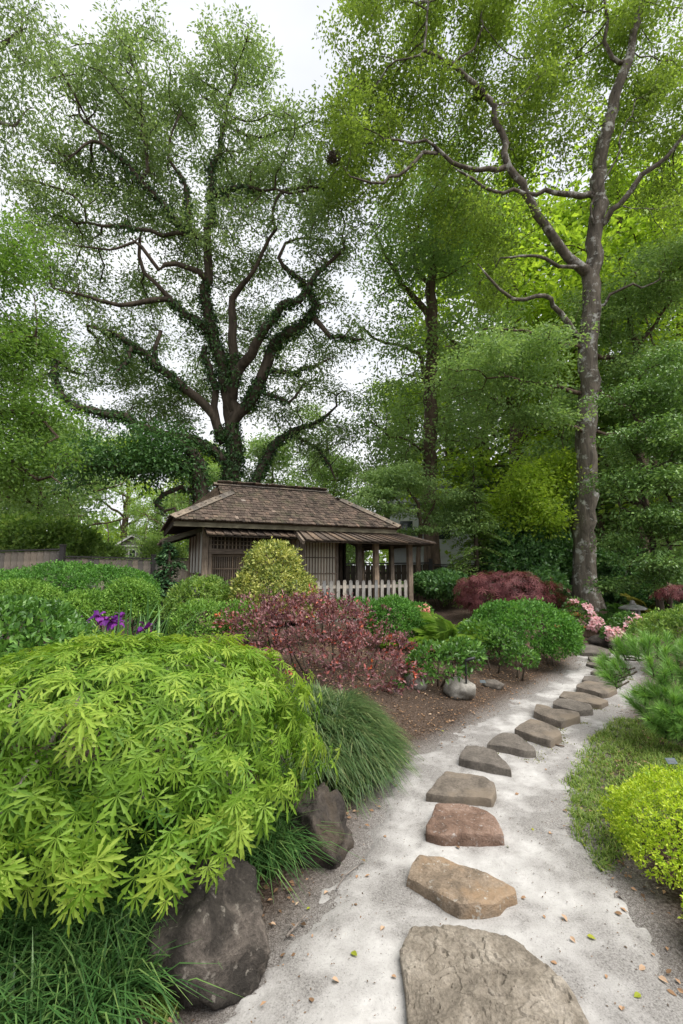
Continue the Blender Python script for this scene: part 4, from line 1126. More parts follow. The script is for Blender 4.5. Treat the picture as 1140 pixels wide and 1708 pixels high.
# tall lichened tree on the right, leaning out to the right at the top
rt_limbs = [
 trunk_from(975, 14.5, .56, [(975, 960, 14.5, 0.361), (976, 900, 14.5, 0.336), (977, 800, 14.4, 0.312), (982, 600, 14.2, 0.295), (987, 500, 14, 0.279), (990, 440, 13.9, 0.262), (997, 380, 13.8, 0.230), (1003, 270, 13.6, 0.213), (1010, 230, 13.5, 0.197), (1022, 180, 13.4, 0.180), (1040, 120, 13.2, 0.148), (1055, 70, 13.1, 0.123), (1066, 20, 13, 0.098), (1074, -50, 12.9, 0.066)]),
 px([(984, 462, 13.9, 0.180), (968, 445, 13.8, 0.164), (950, 430, 13.7, 0.148), (925, 395, 13.5, 0.139), (895, 355, 13.3, 0.127), (870, 310, 13.1, 0.115), (850, 275, 13, 0.107), (843, 235, 12.9, 0.098), (830, 200, 12.8, 0.094), (818, 168, 12.7, 0.090), (795, 140, 12.6, 0.078), (760, 110, 12.5, 0.066), (730, 95, 12.4, 0.053), (708, 86, 12.3, 0.045)]),
 px([(712, 88, 12.3, 0.037), (713, 50, 12.3, 0.033), (716, 5, 12.3, 0.025)]),
 px([(708, 88, 12.3, 0.033), (680, 100, 12.2, 0.029), (645, 105, 12.1, 0.021)]),
 px([(755, 108, 12.5, 0.037), (785, 85, 12.4, 0.033), (805, 45, 12.4, 0.025), (812, 0, 12.4, 0.016)]),
 px([(848, 278, 13, 0.082), (800, 282, 12.8, 0.074), (768, 277, 12.7, 0.066), (740, 262, 12.6, 0.057), (720, 244, 12.5, 0.049), (690, 235, 12.4, 0.041), (640, 232, 12.3, 0.029)]),
 px([(730, 254, 12.5, 0.057), (705, 258, 12.4, 0.053), (680, 282, 12.3, 0.049), (650, 298, 12.2, 0.045), (620, 306, 12.1, 0.037), (590, 300, 12, 0.025)]),
 px([(994, 328, 13.7, 0.107), (970, 322, 13.5, 0.098), (945, 329, 13.3, 0.090), (922, 322, 13.2, 0.074), (895, 322, 13.1, 0.066), (855, 318, 12.9, 0.057), (820, 320, 12.8, 0.049), (785, 300, 12.6, 0.041), (755, 280, 12.5, 0.025)]),
 px([(976, 568, 14.1, 0.098), (950, 540, 13.8, 0.090), (930, 510, 13.6, 0.078), (905, 495, 13.4, 0.070), (880, 497, 13.2, 0.061), (855, 500, 13.1, 0.053), (838, 478, 13, 0.045), (815, 460, 12.9, 0.037), (795, 440, 12.8, 0.025)]),
 px([(972, 450, 13.8, 0.066), (935, 440, 13.6, 0.061), (912, 432, 13.5, 0.057), (895, 424, 13.4, 0.049), (870, 430, 13.3, 0.041), (835, 432, 13.2, 0.025)]),
 px([(1000, 385, 13.8, 0.107), (1022, 352, 13.5, 0.098), (1050, 322, 13.3, 0.090), (1075, 298, 13.1, 0.082), (1100, 272, 12.9, 0.070), (1132, 238, 12.7, 0.057), (1175, 195, 12.5, 0.041)]),
 px([(1048, 98, 13.1, 0.074), (1022, 95, 13, 0.070), (1011, 70, 12.9, 0.061), (1012, 30, 12.8, 0.049), (1008, -20, 12.7, 0.033)]),
 px([(992, 520, 14, 0.057), (1020, 495, 13.8, 0.049), (1050, 480, 13.6, 0.041), (1090, 474, 13.4, 0.029)]),
 px([(996, 400, 13.8, 0.041), (985, 340, 13.5, 0.037), (1020, 280, 13.3, 0.029), (1060, 170, 13.1, 0.021)]),
]
rt_blobs = [blob(640, 90, 90, 85, 13.2, 2.0), blob(600, 200, 80, 70, 13.1, 1.8), blob(720, 190, 110, 80, 13.5, 2.2), blob(760, 60, 100, 70, 13.4, 2.0), blob(870, 90, 90, 90, 13.7, 2.2), blob(980, 50, 110, 80, 13.9, 2.2),
            blob(1090, 90, 90, 90, 13.9, 2.2), blob(900, 220, 90, 80, 14.0, 2.0, .8), blob(1080, 230, 80, 90, 14.0, 2.0, .9), blob(680, 300, 110, 60, 13.3, 1.8, .7), blob(820, 370, 90, 60, 14.0, 1.6, .5), blob(1100, 380, 70, 80, 14.2, 1.6, .8),
            blob(820, 460, 60, 40, 14.0, 1.3, .5), blob(560, 290, 55, 60, 13.1, 1.5, .8), blob(800, -30, 250, 60, 13.6, 2.4, .8)]
MAT['canopy_leaf'] = leaf_mat('canopy_leaf', [(.045, .07, .016), (.10, .145, .028), (.18, .235, .05)], .5, .5, .3, gain=2.1)
grow_tree('tall_oak', 'tall oak with pale lichened trunk leaning outward at the top beside the path end', 'tree', rt_limbs, rt_blobs, 3200, 23, .12, MAT['bark_grey'], MAT['canopy_leaf'], 21, step=.38, di=4.5, tip=.010, sig=.18, per_clump=11, csig=.3, shell=.3)

# slender straight tree between the pavilion and the tall oak
ct_limbs = [
 trunk_from(722, 19, .40, [(720, 900, 19, .32), (718, 850, 19, .31), (717, 780, 19, .30), (719, 650, 18.9, .28), (721, 560, 18.8, .26), (721, 522, 18.8, .25), (719, 470, 18.7, .20), (728, 420, 18.6, .16), (735, 370, 18.5, .13), (740, 320, 18.4, .09), (746, 275, 18.3, .05)]),
 px([(720, 528, 18.8, .16), (700, 506, 18.6, .14), (680, 485, 18.4, .12), (660, 455, 18.2, .10), (642, 420, 18, .07), (625, 388, 17.8, .04)]),
 px([(716, 665, 18.9, .10), (704, 620, 18.7, .09), (700, 590, 18.6, .08), (680, 580, 18.4, .07), (645, 570, 18.2, .06), (610, 550, 18, .035)]),
 px([(728, 640, 18.9, .07), (760, 600, 18.7, .06), (790, 560, 18.5, .04)]),
 px([(716, 760, 19, .06), (680, 735, 18.6, .05), (640, 725, 18.3, .03)]),
 px([(718, 480, 18.7, .10), (690, 430, 18.5, .08), (700, 370, 18.4, .05)]),
]
ct_blobs = [blob(705, 370, 95, 70, 18.2, 2.6), blob(660, 450, 60, 60, 18.1, 2.0, .8), blob(770, 420, 55, 80, 18.3, 2.2, .8), blob(745, 290, 60, 45, 18.2, 2, .8), blob(650, 560, 55, 35, 18.1, 1.6, .6), blob(790, 560, 60, 60, 18.3, 2, .7),
            blob(640, 700, 45, 35, 18.4, 1.6, 1), blob(660, 770, 50, 35, 18.6, 1.6, 1), blob(785, 700, 50, 50, 18.6, 1.8, .8), blob(650, 640, 40, 25, 18, 1.5, .7)]
grow_tree('slender_tree', 'slender straight dark-trunked tree standing by the white house', 'tree', ct_limbs, ct_blobs, 1700, 15, .155, MAT['bark_brown'], MAT['blue_leaf'], 31, step=.42, di=5, tip=.012, sig=.24, per_clump=9, csig=.48, shell=.3)

# fine-leaved maple with hanging layers next to the pavilion's right end
hm_limbs = [trunk_from(700, 15.4, .10, [(698, 930, 15.4, .085), (702, 880, 15.3, .07), (690, 830, 15.2, .05), (672, 800, 15, .03)]),
            px([(700, 890, 15.3, .05), (720, 850, 15.2, .04), (745, 820, 15.1, .025)]), px([(698, 860, 15.3, .04), (660, 835, 14.9, .03), (630, 825, 14.7, .02)])]
hm_blobs = [blob(665, 800, 50, 28, 15, 1.1), blob(752, 845, 38, 25, 15, 1.0), blob(640, 838, 45, 18, 14.7, 1.0), blob(700, 965, 30, 10, 14.6, .7, .8), blob(695, 885, 40, 14, 14.8, .9, .5), blob(775, 880, 35, 25, 15, .9, .6)]
grow_tree('fine_leaved_maple', 'small fine-leaved green maple in hanging layers at the porch corner', 'tree', hm_limbs, hm_blobs, 620, 26, .10, MAT['bark_brown'], MAT['blue_leaf'], 33, step=.26, tip=.006, sig=.18, flat=.25, csig=.28, zf=.25, droop=.8)

# layered blue-green tree in front of the tall oak's trunk
lt_limbs = [trunk_from(1075, 15.8, .22, [(1074, 900, 15.8, .20), (1072, 760, 15.7, .18), (1068, 650, 15.6, .16), (1066, 600, 15.5, .13), (1050, 540, 15.4, .09), (1040, 480, 15.3, .05)]),
            px([(1070, 690, 15.6, .10), (1010, 660, 14.8, .09), (950, 650, 14, .07), (890, 640, 13.4, .05), (830, 630, 13, .03)]),
            px([(1066, 620, 15.5, .09), (1000, 590, 14.6, .08), (930, 570, 13.8, .06), (870, 555, 13.3, .04), (810, 545, 13, .025)]),
            px([(1060, 590, 15.4, .08), (1090, 540, 14.8, .06), (1120, 490, 14.3, .04)]),
            px([(1072, 740, 15.7, .08), (1020, 725, 14.8, .06), (960, 715, 14, .04)])]
lt_blobs = [blob(850, 570, 90, 38, 13.2, 1.5), blob(800, 620, 60, 28, 13, 1.3), blob(875, 640, 65, 35, 13.8, 1.3), blob(850, 680, 70, 22, 13.6, 1.3, .7), blob(1030, 610, 50, 30, 14.8, 1.2), blob(1040, 520, 80, 60, 14.8, 1.8), blob(1110, 450, 60, 60, 14.4, 1.8), blob(890, 715, 50, 20, 14, 1.2, .6), blob(1090, 620, 60, 40, 15, 1.6, .8)]
grow_tree('layered_tree', 'blue-green tree whose flat leafy layers cross the tall oak trunk', 'tree', lt_limbs, lt_blobs, 1350, 21, .115, MAT['bark_brown'], MAT['blue_leaf'], 41, step=.36, di=5, tip=.010, sig=.22, flat=.3, csig=.36, zf=.25, shell=.2)

# glossy evergreen holly at the right edge
ho_limbs = [trunk_from(1098, 11.6, .10, [(1097, 980, 11.6, .085), (1088, 900, 11.6, .075), (1070, 800, 11.5, .06), (1060, 700, 11.4, .04), (1062, 640, 11.3, .025)]),
            trunk_from(1114, 11.8, .07, [(1114, 960, 11.8, .06), (1118, 880, 11.6, .05), (1110, 800, 11.4, .035)]),
            px([(1088, 900, 11.6, .045), (1060, 860, 11.2, .04), (1035, 840, 10.9, .03)]), px([(1045, 830, 11.5, .04), (1090, 780, 11.1, .03), (1130, 760, 10.8, .02)]), px([(1044, 940, 11.6, .03), (1090, 915, 11.2, .025), (1130, 905, 10.9, .02)])]
ho_blobs = [blob(1060, 665, 55, 35, 11.2, .9), blob(1110, 620, 50, 45, 11.2, 1.0), blob(1058, 730, 36, 25, 11, .7), blob(1110, 730, 55, 30, 10.9, 1.0), blob(1045, 800, 40, 20, 10.9, .7), blob(1090, 810, 65, 28, 10.9, 1.0), blob(1070, 860, 50, 22, 10.8, .8), blob(1120, 880, 50, 30, 10.8, .9),
            blob(1080, 930, 65, 20, 10.9, .9), blob(1050, 900, 36, 18, 11, .6), blob(1130, 960, 40, 25, 10.8, .8, .8), blob(1160, 780, 50, 140, 11.2, 1.2, 1), blob(1040, 970, 45, 14, 11.3, .6, .6)]
grow_tree('holly_tree', 'glossy dark evergreen holly tree with two thin dark trunks behind the lantern', 'tree', ho_limbs, ho_blobs, 1250, 22, .085, MAT['bark_dark'], MAT['holly_leaf'], 51, step=.26, di=4, tip=.007, sig=.15, flat=.35, csig=.27, zf=.25, shell=.2, tpl=LEAF6)

# conifer with drooping tiers in front of the white house
def conifer(name, label, u, Y, ztop, rbase, zlow, mat, seed, tiers=16, size=.10, lean=0.0, dens=1.0, group=None):
    rg = np.random.default_rng(seed); b = base_at(u, Y)
    root = thing(name, b, label, 'tree', group)
    t = MB(); t.tube([b, b + [0, 0, ztop * .5], b + [lean, 0, ztop - b[2]]], [.09, .06, .012], 8); t.build('trunk', MAT['bark_dark'], root, True)
    pos, ax = [], []
    br = MB()
    for k in range(tiers):
        f = k / (tiers - 1); z = zlow + (ztop - zlow) * f; R = rbase * (1 - f) ** .8 + .08
        for j in range(int(7 + rg.integers(3))):
            a = rg.uniform(0, 6.28); d = np.array([math.cos(a), math.sin(a), 0]); L = R * rg.uniform(.65, 1.1)
            p0 = np.array([b[0] + lean * f, b[1], z + rg.uniform(-.1, .1)]); tt = np.linspace(0, 1, 6)
            pts = p0 + d * (tt * L)[:, None] + np.array([0, 0, 1]) * ((.12 * tt - .42 * tt ** 2) * L)[:, None]
            br.tube(pts, np.linspace(.016, .004, 6), 3)
            n = int(60 * L * dens) + 6; s = rg.random(n) ** .7
            side = np.array([-d[1], d[0], 0]); w = rg.normal(0, .17, n) * (1.1 - s) * L ** .3
            q = p0 + d * (s * L)[:, None] + side * w[:, None] + np.array([0, 0, 1]) * ((.12 * s - .42 * s ** 2) * L - .03 + rg.normal(0, .025, n))[:, None]
            pos.append(q); ax.append(unit(d * .8 + side * np.sign(w)[:, None] * .7 + rg.normal(0, .25, (n, 3)) + [0, 0, -.3]))
    tag(br.build('branches', MAT['bark_dark'], root, True), kind='stuff')
    pos = np.concatenate(pos); ax = np.concatenate(ax); mb = MB()
    mb.leaves(LEAF4, pos, ax, unit(rg.normal(0, .35, pos.shape) + [0, 0, 1]), size * rg.uniform(.7, 1.3, len(pos)), np.clip(rg.normal(.5, .25, len(pos)), 0, 1))
    mb.build('crown', mat, root)
    return root
conifer('hemlock_tree', 'feathery dark green hemlock in front of the white house', 796, 14.6, 5.1, 1.5, .9, MAT['mid_leaf'], 61, 16, .10, dens=1.3)
conifer('dark_yew', 'dark upright yew beside the left end of the pavilion', 282, 9.9, 2.15, .72, .35, MAT['conifer'], 62, 13, .085, dens=2.4)

# yellow-green understory tree left of the tall oak, above dark evergreens
un_limbs = [trunk_from(905, 15.6, .11, [(905, 930, 15.6, .09), (900, 870, 15.5, .07), (890, 820, 15.4, .05), (880, 790, 15.3, .03)]), px([(902, 890, 15.5, .05), (925, 830, 15.3, .04), (940, 790, 15.2, .02)]), px([(898, 860, 15.5, .04), (865, 845, 15.2, .03), (845, 835, 15, .02)])]
un_blobs = [blob(905, 800, 50, 25, 15.2, 1.0), blob(870, 835, 40, 25, 15, 1.0), blob(935, 780, 30, 20, 15.2, .8), blob(890, 865, 40, 20, 14.8, .8)]
grow_tree('yellow_green_tree', 'bright yellow-green young tree glowing beside the tall lichened trunk', 'tree', un_limbs, un_blobs, 420, 22, .13, MAT['bark_brown'], MAT['lime_leaf'], 71, step=.28, tip=.007, sig=.22, csig=.28, shell=.3)

# tree at the left edge
le_limbs = [trunk_from(-55, 10.8, .30, [(-55, 800, 10.8, .26), (-60, 600, 10.7, .22), (-55, 450, 10.5, .16), (-45, 350, 10.3, .08)]),
            px([(-58, 640, 10.7, .10), (-10, 590, 10.3, .08), (30, 570, 10, .05), (60, 560, 9.8, .03)]), px([(-57, 720, 10.8, .10), (-10, 690, 10.3, .08), (40, 690, 10, .05), (90, 720, 9.8, .03)]), px([(-57, 500, 10.6, .08), (-10, 440, 10.3, .06), (20, 410, 10.1, .04)]),
            px([(-56, 790, 10.8, .08), (0, 770, 10.2, .06), (50, 790, 9.9, .04), (100, 800, 9.7, .02)])]
le_blobs = [blob(0, 430, 60, 55, 9.7, 1.2), blob(5, 560, 55, 60, 9.6, 1.3), blob(15, 690, 60, 60, 9.5, 1.3), blob(10, 790, 60, 40, 9.5, 1.2), blob(-40, 600, 60, 200, 10.1, 1.4, .7), blob(60, 735, 30, 30, 9.3, .8, .6)]
MAT['left_leaf'] = leaf_mat('left_leaf', [(.034, .068, .014), (.07, .125, .024), (.13, .205, .045)], .5, .45, .3, gain=2.0)
grow_tree('left_edge_tree', 'mid-green leafy tree overhanging the grey fence at the garden edge', 'tree', le_limbs, le_blobs, 820, 26, .095, MAT['bark_brown'], MAT['left_leaf'], 81, step=.3, tip=.008, sig=.2, csig=.28, shell=.3)
# overhanging willow-oak at top left
wo_limbs = [[np.r_[[-6.6, 4.6, hgt(-6.6, 4.6)], .34], np.r_[[-6.6, 4.7, 4], .3], np.r_[[-6.5, 4.9, 7], .25], np.r_[[-6.3, 5.2, 9.5], .2], np.r_[[-6.0, 5.5, 11.5], .12]],
            px([(-160, 130, 6.2, .10), (-90, 110, 6.3, .08), (-30, 90, 6.3, .05), (40, 60, 6.3, .025)]), px([(-170, 220, 6.2, .09), (-90, 230, 6.3, .06), (-20, 200, 6.3, .035), (35, 215, 6.3, .018)])]
wo_blobs = [blob(30, 40, 48, 45, 6.3, .8), blob(20, 130, 45, 50, 6.3, .8), blob(5, 230, 32, 55, 6.3, .7, .9), blob(-60, 150, 60, 130, 6.3, 1.0, .8)]
grow_tree('willow_oak', 'willow oak branch with narrow drooping leaves hanging in at the top corner', 'tree', wo_limbs, wo_blobs, 460, 15, .085, MAT['bark_grey'], MAT['oak_leaf'], 91, step=.22, tip=.005, sig=.17, csig=.22, shell=.3, droop=1.2,
          tpl=(LEAF4[0] * [.6, 1, 1], LEAF4[1]))

# broadleaf trees beyond the fences, copies of two grown crowns
def local_tree(name, seed, H, R, mat, label, bark='bark_brown', leaf=.24, natt=1100, per=14):
    rg = np.random.default_rng(seed)
    L = [[np.array([0, 0, -.3, H * .026]), np.array([.1, 0, H * .25, H * .02]), np.array([-.1, .1, H * .5, H * .014]), np.array([.1, 0, H * .75, H * .008]), np.array([0, 0, H * .9, .03])]]
    for k in range(6):
        a = k * 2.4 + rg.uniform(-.3, .3); z = H * rg.uniform(.22, .62); d = np.array([math.cos(a), math.sin(a), 0])
        L.append([np.r_[[0, 0, z], H * .008], np.r_[d * R * .4 + [0, 0, z + H * .07], H * .006], np.r_[d * R * .8 + [0, 0, z + H * .12], .03]])
    B = []
    for k in range(15):
        a = rg.uniform(0, 6.28); f = rg.uniform(.12, .95); rr = R * .62 * math.sqrt(rg.random()) * math.sin(math.pi * min(.9, .25 + f * .75))
        B.append((np.array([math.cos(a) * rr, math.sin(a) * rr, H * f]), np.array([R * .42, R * .42, H * .10]) * rg.uniform(.8, 1.25), 1.0))
    r, _ = grow_tree(name, label, 'tree', L, B, natt, per, leaf, MAT[bark], mat, seed, step=.6, di=7, tip=.02, sig=.30, csig=.42, per_clump=11, shell=.3, group='trees beyond the garden fences')
    return r
GRP = 'trees beyond the garden fences'
t_lime = local_tree('background_tree', 101, 17, 5.5, MAT['lime_leaf'], 'sunlit yellow-green tree filling the gap behind the tall oak')
t_mid = local_tree('background_tree', 102, 15, 5.2, MAT['mid_leaf'], 'mid-green background tree behind the pavilion ridge')
t_low = local_tree('background_tree', 103, 8.5, 4.2, MAT['blue_leaf'], 'low blue-green tree behind the small gabled house', leaf=.2, natt=900)
def put(t, u, Y, rz=0.0, sc=1.0, label=None):
    x = P(u, 948, Y)[0]; loc = (x, Y, hgt(x, Y))
    if label is None: t.location = loc; t.rotation_euler = (0, 0, rz); t.scale = (sc,) * 3
    else: copy_tree(t, loc, rz, sc, label, GRP)
put(t_lime, 985, 24, .3, 1.1)
put(t_lime, 1085, 24, 1.9, 1.6, 'tall yellow-green tree behind the holly tree')
put(t_lime, 815, 35, 4.0, 1.25, 'yellow-green tree seen behind the hemlock and white house')
put(t_lime, 1180, 19, 2.7, 1.1, 'yellow-green tree past the far side of the holly tree')
put(t_lime, 690, 33, 5.2, .95, 'pale green distant tree above the porch roof')
put(t_mid, 545, 30, .9, .78)
put(t_mid, 995, 30, 2.2, 1.35, 'tall mid-green tree directly behind the lichened trunk')
put(t_mid, 20, 27, 3.3, .95, 'mid-green tree rising above the grey fence at the garden edge')
put(t_mid, 1250, 26, .2, 1.3, 'mid-green tree past the yellow-green ones beyond the holly')
put(t_lime, 330, 34, 1.2, .66, 'pale yellow-green tree behind the ivy-covered trunk')
put(t_low, 100, 25, .5, 1.0)
put(t_low, 335, 27, 2.5, .8, 'blue-green tree between the small gabled house and the pavilion')
put(t_low, 55, 20, 4.1, .8, 'blue-green spreading tree above the taller fence section')
put(t_low, 450, 26, 1.1, .95, 'blue-green tree hidden behind the pavilion roof')
put(t_low, 560, 25, 3.0, .8, 'blue-green tree behind the porch of the pavilion')
put(t_low, 1000, 21, 5.0, .8, 'dark blue-green tree behind the lichened trunk and young tree')
put(t_low, 1010, 18.5, 2.0, .95, 'blue-green tree behind the lichened trunk near the dark fence')
put(t_low, 1110, 17, .8, .9, 'blue-green tree close behind the holly tree')
put(t_lime, 205, 46, 3.9, .95, 'pale yellow-green tree rising behind the small gabled house')
put(t_mid, 285, 40, 5.1, .72, 'mid-green tree right behind the roof of the small gabled house')
put(t_lime, 880, 25, 2.6, 1.55, 'very tall yellow-green tree between the slender tree and tall oak')
put(t_mid, 760, 31, .4, 1.25, 'mid-green tree just beyond the slender dark trunk')
# far wood closing the horizon
rg = np.random.default_rng(5); N = 22000
xx = rg.uniform(-75, 75, N); yy = rg.uniform(46, 60, N)
top = np.array([7 + 3.2 * mnoise.noise(Vector((x * .12, 3.3, 0))) + 2 * mnoise.noise(Vector((x * .4, 7.3, 0))) for x in xx])
pos = np.c_[xx, yy, top * rg.random(N) ** .6]
mb = MB(); mb.leaves(LEAF4, pos, unit(rg.normal(size=(N, 3)) + [0, 0, -.4]), unit(rg.normal(0, .6, (N, 3)) + [0, -.5, .8]), rg.uniform(.5, 1.0, N), np.clip(rg.normal(.45, .25, N), 0, 1))
tag(mb.build('far_woods', MAT['mid_leaf']), 'distant green wood closing the view beyond the houses', 'woods', kind='stuff')

# stick nests caught in the tall oak
for (u, v, Y, s, lab) in ((800, 157, 12.65, .22, 'dark stick nest where the long limb of the tall oak bends'), (556, 263, 12.0, .25, 'ragged stick nest at the end of the lower oak branch')):
    c = P(u, v, Y); mb = MB(); rg = np.random.default_rng(int(u))
    for k in range(150):
        d = unit(rg.normal(size=3)); t = unit(np.cross(d, rg.normal(size=3))); p = c + d * s * rg.uniform(.1, .9) * [1, 1, .7]; L = s * rg.uniform(.5, 1.1)
        mb.tube([p - t * L / 2, p + d * s * .12, p + t * L / 2], [.008, .009, .004], 3)
    o = link('stick_nest', mb.mesh('stick_nest', MAT['bark_dark'], False, c), None, c); tag(o, lab, 'nest', 'stick nests in the tall oak')
# ------------------------------------------------------------------ green cut-leaf maple in the foreground
MAPLE = [lobed_leaf(7 if s else 9, .085, s) for s in range(5)]
def cut_maple(name, label, c, R, H, n, size, mat, seed, low, objs=0, tpls=MAPLE, squash=(1, 1), lift=.0, trunk_r=.05, bark=None, rag=1.0):
    rg = np.random.default_rng(seed)
    c = np.asarray(c, float); gz = hgt(c[0], c[1]); root = thing(name, (c[0], c[1], gz), label, 'tree')
    phi = rg.uniform(0, 2 * math.pi, n); s = (rg.random(n) ** .62) * low
    lay = rg.choice([1.0, .95, .88, .78], n, p=[.45, .25, .18, .12])
    # overlapping fans: leaves gather on drooping sprays
    key = np.array([nz((math.cos(p) * t * 3, math.sin(p) * t * 3, 0), 1.1, 2, seed) for p, t in zip(phi, s)])
    edge = np.array([nz((math.cos(p) * 2.2, math.sin(p) * 2.2, 1), 1.0, 3, seed + 4) for p in phi])
    fine = np.array([nz((math.cos(p) * t * 3, math.sin(p) * t * 3, 4), 3.2, 2, seed + 2) for p, t in zip(phi, s)])
    k = lay * (1 + rag * (.11 * key + .07 * fine + .16 * edge * smooth(.5, 1.0, s)))
    hs = np.sin(np.clip(s, 0, 1) * math.pi / 2) - .10 * np.maximum(s - 1, 0)
    x = c[0] + np.cos(phi) * hs * R * squash[0] * k; y = c[1] + np.sin(phi) * hs * R * squash[1] * k
    z = c[2] + H * np.where(s < 1, np.cos(np.clip(s, 0, 1) * math.pi / 2) ** .8, -(s - 1) * 2.2) * (lay * .35 + .65) + rag * (.10 * key + .07 * fine) * H + lift * edge
    pos = np.c_[x, y, z]
    radial = np.c_[np.cos(phi), np.sin(phi), np.zeros(n)]
    steep = smooth(.15, 1.05, s)
    down = np.array([0, 0, -1.0])
    ax = unit(radial * (1 - .72 * steep)[:, None] + down * (.15 + 1.0 * steep)[:, None] + rg.normal(0, .33, (n, 3)))
    nr = unit(radial * (.25 + .9 * steep)[:, None] + np.array([0, 0, 1.0]) * (1.1 - .75 * steep)[:, None] + rg.normal(0, .30, (n, 3)))
    sz = size * rg.uniform(.5, 1.2, n)
    tint = np.clip(.56 + .3 * key + .25 * fine + rg.normal(0, .2, n) - .5 * (1 - lay) / .22 * .6, 0, 1)  # inner layers tinted darker: shade between the sprays put into the leaf colour
    ids = np.arange(n)
    if objs:
        d = np.linalg.norm(pos - EYE, axis=1); vis = np.sum(nr * unit(EYE - pos), 1)
        w = np.where((lay > .9) & (vis > .2), sz / d, 0)
        uu = pos - EYE; zc = uu[:, 1] * _cp + uu[:, 2] * _sp; uu_ = 570 + FPX * uu[:, 0] / zc; vv_ = 854 - FPX * (uu[:, 2] * _cp - uu[:, 1] * _sp) / zc
        w = np.where((uu_ > 0) & (uu_ < 1140) & (vv_ < 1708) & (zc > .3), w, 0)
        pick = np.argsort(-w)[:objs]; ids = np.setdiff1d(ids, pick)
        leaf_objects(root, tpls, pos[pick], ax[pick], nr[pick], sz[pick], tint[pick], mat, rg, nvar=12)
    mb = MB(); g = rg.integers(0, len(tpls), n)
    for q in range(len(tpls)):
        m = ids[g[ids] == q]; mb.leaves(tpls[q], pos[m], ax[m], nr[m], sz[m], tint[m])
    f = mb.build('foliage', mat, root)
    if objs: f['kind'] = 'stuff'
    # trunk and arching limbs
    bk = bark or MAT['twig']
    t = MB(); t.tube([[c[0], c[1], gz - .05], [c[0] + .05, c[1] - .03, gz + (c[2] + H - gz) * .35], [c[0] - .03, c[1] + .04, c[2] + H * .55]], [trunk_r * 1.3, trunk_r, trunk_r * .7], 9); t.build('trunk', bk, root, True)
    for j in range(13):
        a = j * 2 * math.pi / 13 + rg.uniform(-.2, .2); d = np.array([math.cos(a) * squash[0], math.sin(a) * squash[1], 0]); pts = []
        ph = rg.uniform(0, 6)
        for tt in np.linspace(0, .93, 9):
            w = np.array([math.sin(tt * 9 + ph), math.cos(tt * 8 + ph), .5 * math.sin(tt * 11 + ph)]) * .035 * R
            pts.append(np.array([c[0], c[1], c[2] + H * (.55 + .40 * math.sin(min(tt * 1.6, 1) * math.pi / 2)) - H * .95 * tt ** 2.2]) + d * R * tt * .93 + w)
        t = MB(); t.tube(pts, np.linspace(trunk_r * .45, .004, 9), 6)
        for tt in (3, 4, 5, 6, 7):
            e = pts[tt] + d * R * .12 + rg.normal(0, .09, 3) * R * [1, 1, .25] - [0, 0, .02 + .03 * tt]
            t.tube([pts[tt], (pts[tt] + e) / 2 + rg.normal(0, .02, 3), e], [.009, .006, .003], 4)
        t.build('branch', bk, root, True)
    return root
cut_maple('green_maple', 'bright lime-green cut-leaf maple mound spilling over the boulders', (-1.29, 2.74, .60), 1.06, .62, 4400, .108, MAT['maple_leaf'], 7, 1.08, rag=1.5, objs=300, squash=(1.04, .98))
LACE = [lobed_leaf(7, .07, 20 + s) for s in range(3)]
_c = P(842, 1000, 11.4)
cut_maple('red_lace_maple', 'low dark-red lace-leaf maple behind the clipped hedge', (_c[0], 11.4, .80), 1.25, .70, 1550, .17, MAT['redlace_leaf'], 8, 1.04, tpls=LACE, rag=2.6, squash=(1.0, .8), trunk_r=.04, bark=MAT['bark_dark'])
_c = P(1145, 985, 9.2)
cut_maple('red_lace_maple', 'brownish red lace-leaf maple peeping in beside the holly trunks', (_c[0], 9.2, 1.05), .55, .25, 420, .11, MAT['redlace_leaf'], 9, 1.0, tpls=LACE, trunk_r=.02, bark=MAT['bark_dark'])

# ------------------------------------------------------------------ shrubs
def E_(u, v, Y, ru, rv, ry=None):
    """ellipsoid lobe from its picture centre and half sizes in pixels at distance Y"""
    c = P(u, v, Y); k = np.linalg.norm((c - EYE)[1:]) / FPX
    return (c, np.array([ru * k, ry if ry is not None else ru * k, rv * k]))
def to_ground(l, extra=.0):
    c, r = l; g = hgt(c[0], c[1]); top = c[2] + r[2]; z = max(g + extra, c[2] - r[2]); return l
shrub('mounded_azalea', 'largest clipped green azalea mound in front of the grey fence', [E_(110, 992, 8.2, 115, 50, .9), E_(185, 995, 8.0, 75, 48, .7), E_(10, 1000, 8.0, 70, 45, .7)], 26000, .04, MAT['azalea_leaf'], 301, group='clipped azalea mounds', bump_a=.06, clusters=5600, nclus=10)
shrub('mounded_azalea', 'clipped green azalea mound at the garden edge, left of the irises', [E_(38, 1012, 6.6, 56, 40, .5)], 10000, .036, MAT['azalea_lighter'], 302, group='clipped azalea mounds', bump_a=.06, clusters=1700, nclus=10)
shrub('mounded_azalea', 'low clipped green azalea mound directly behind the purple irises', [E_(140, 1024, 6.0, 46, 34, .42)], 10000, .036, MAT['azalea_lighter'], 303, group='clipped azalea mounds', bump_a=.06, clusters=1500, nclus=10)
shrub('mounded_azalea', 'clipped green azalea mound next to the dark yew', [E_(217, 1012, 6.5, 40, 42, .45)], 9000, .036, MAT['azalea_lighter'], 304, group='clipped azalea mounds', bump_a=.06, clusters=1500, nclus=10)
shrub('glossy_shrub', 'glossy broad-leaved green shrub at the garden edge behind the green maple', [E_(10, 1085, 3.9, 115, 78, .62), E_(95, 1110, 3.8, 60, 62, .5)], 7000, .062, MAT['gloss_leaf'], 305, tpl=LEAF6, objs=220, out=.7, bump_a=.05)
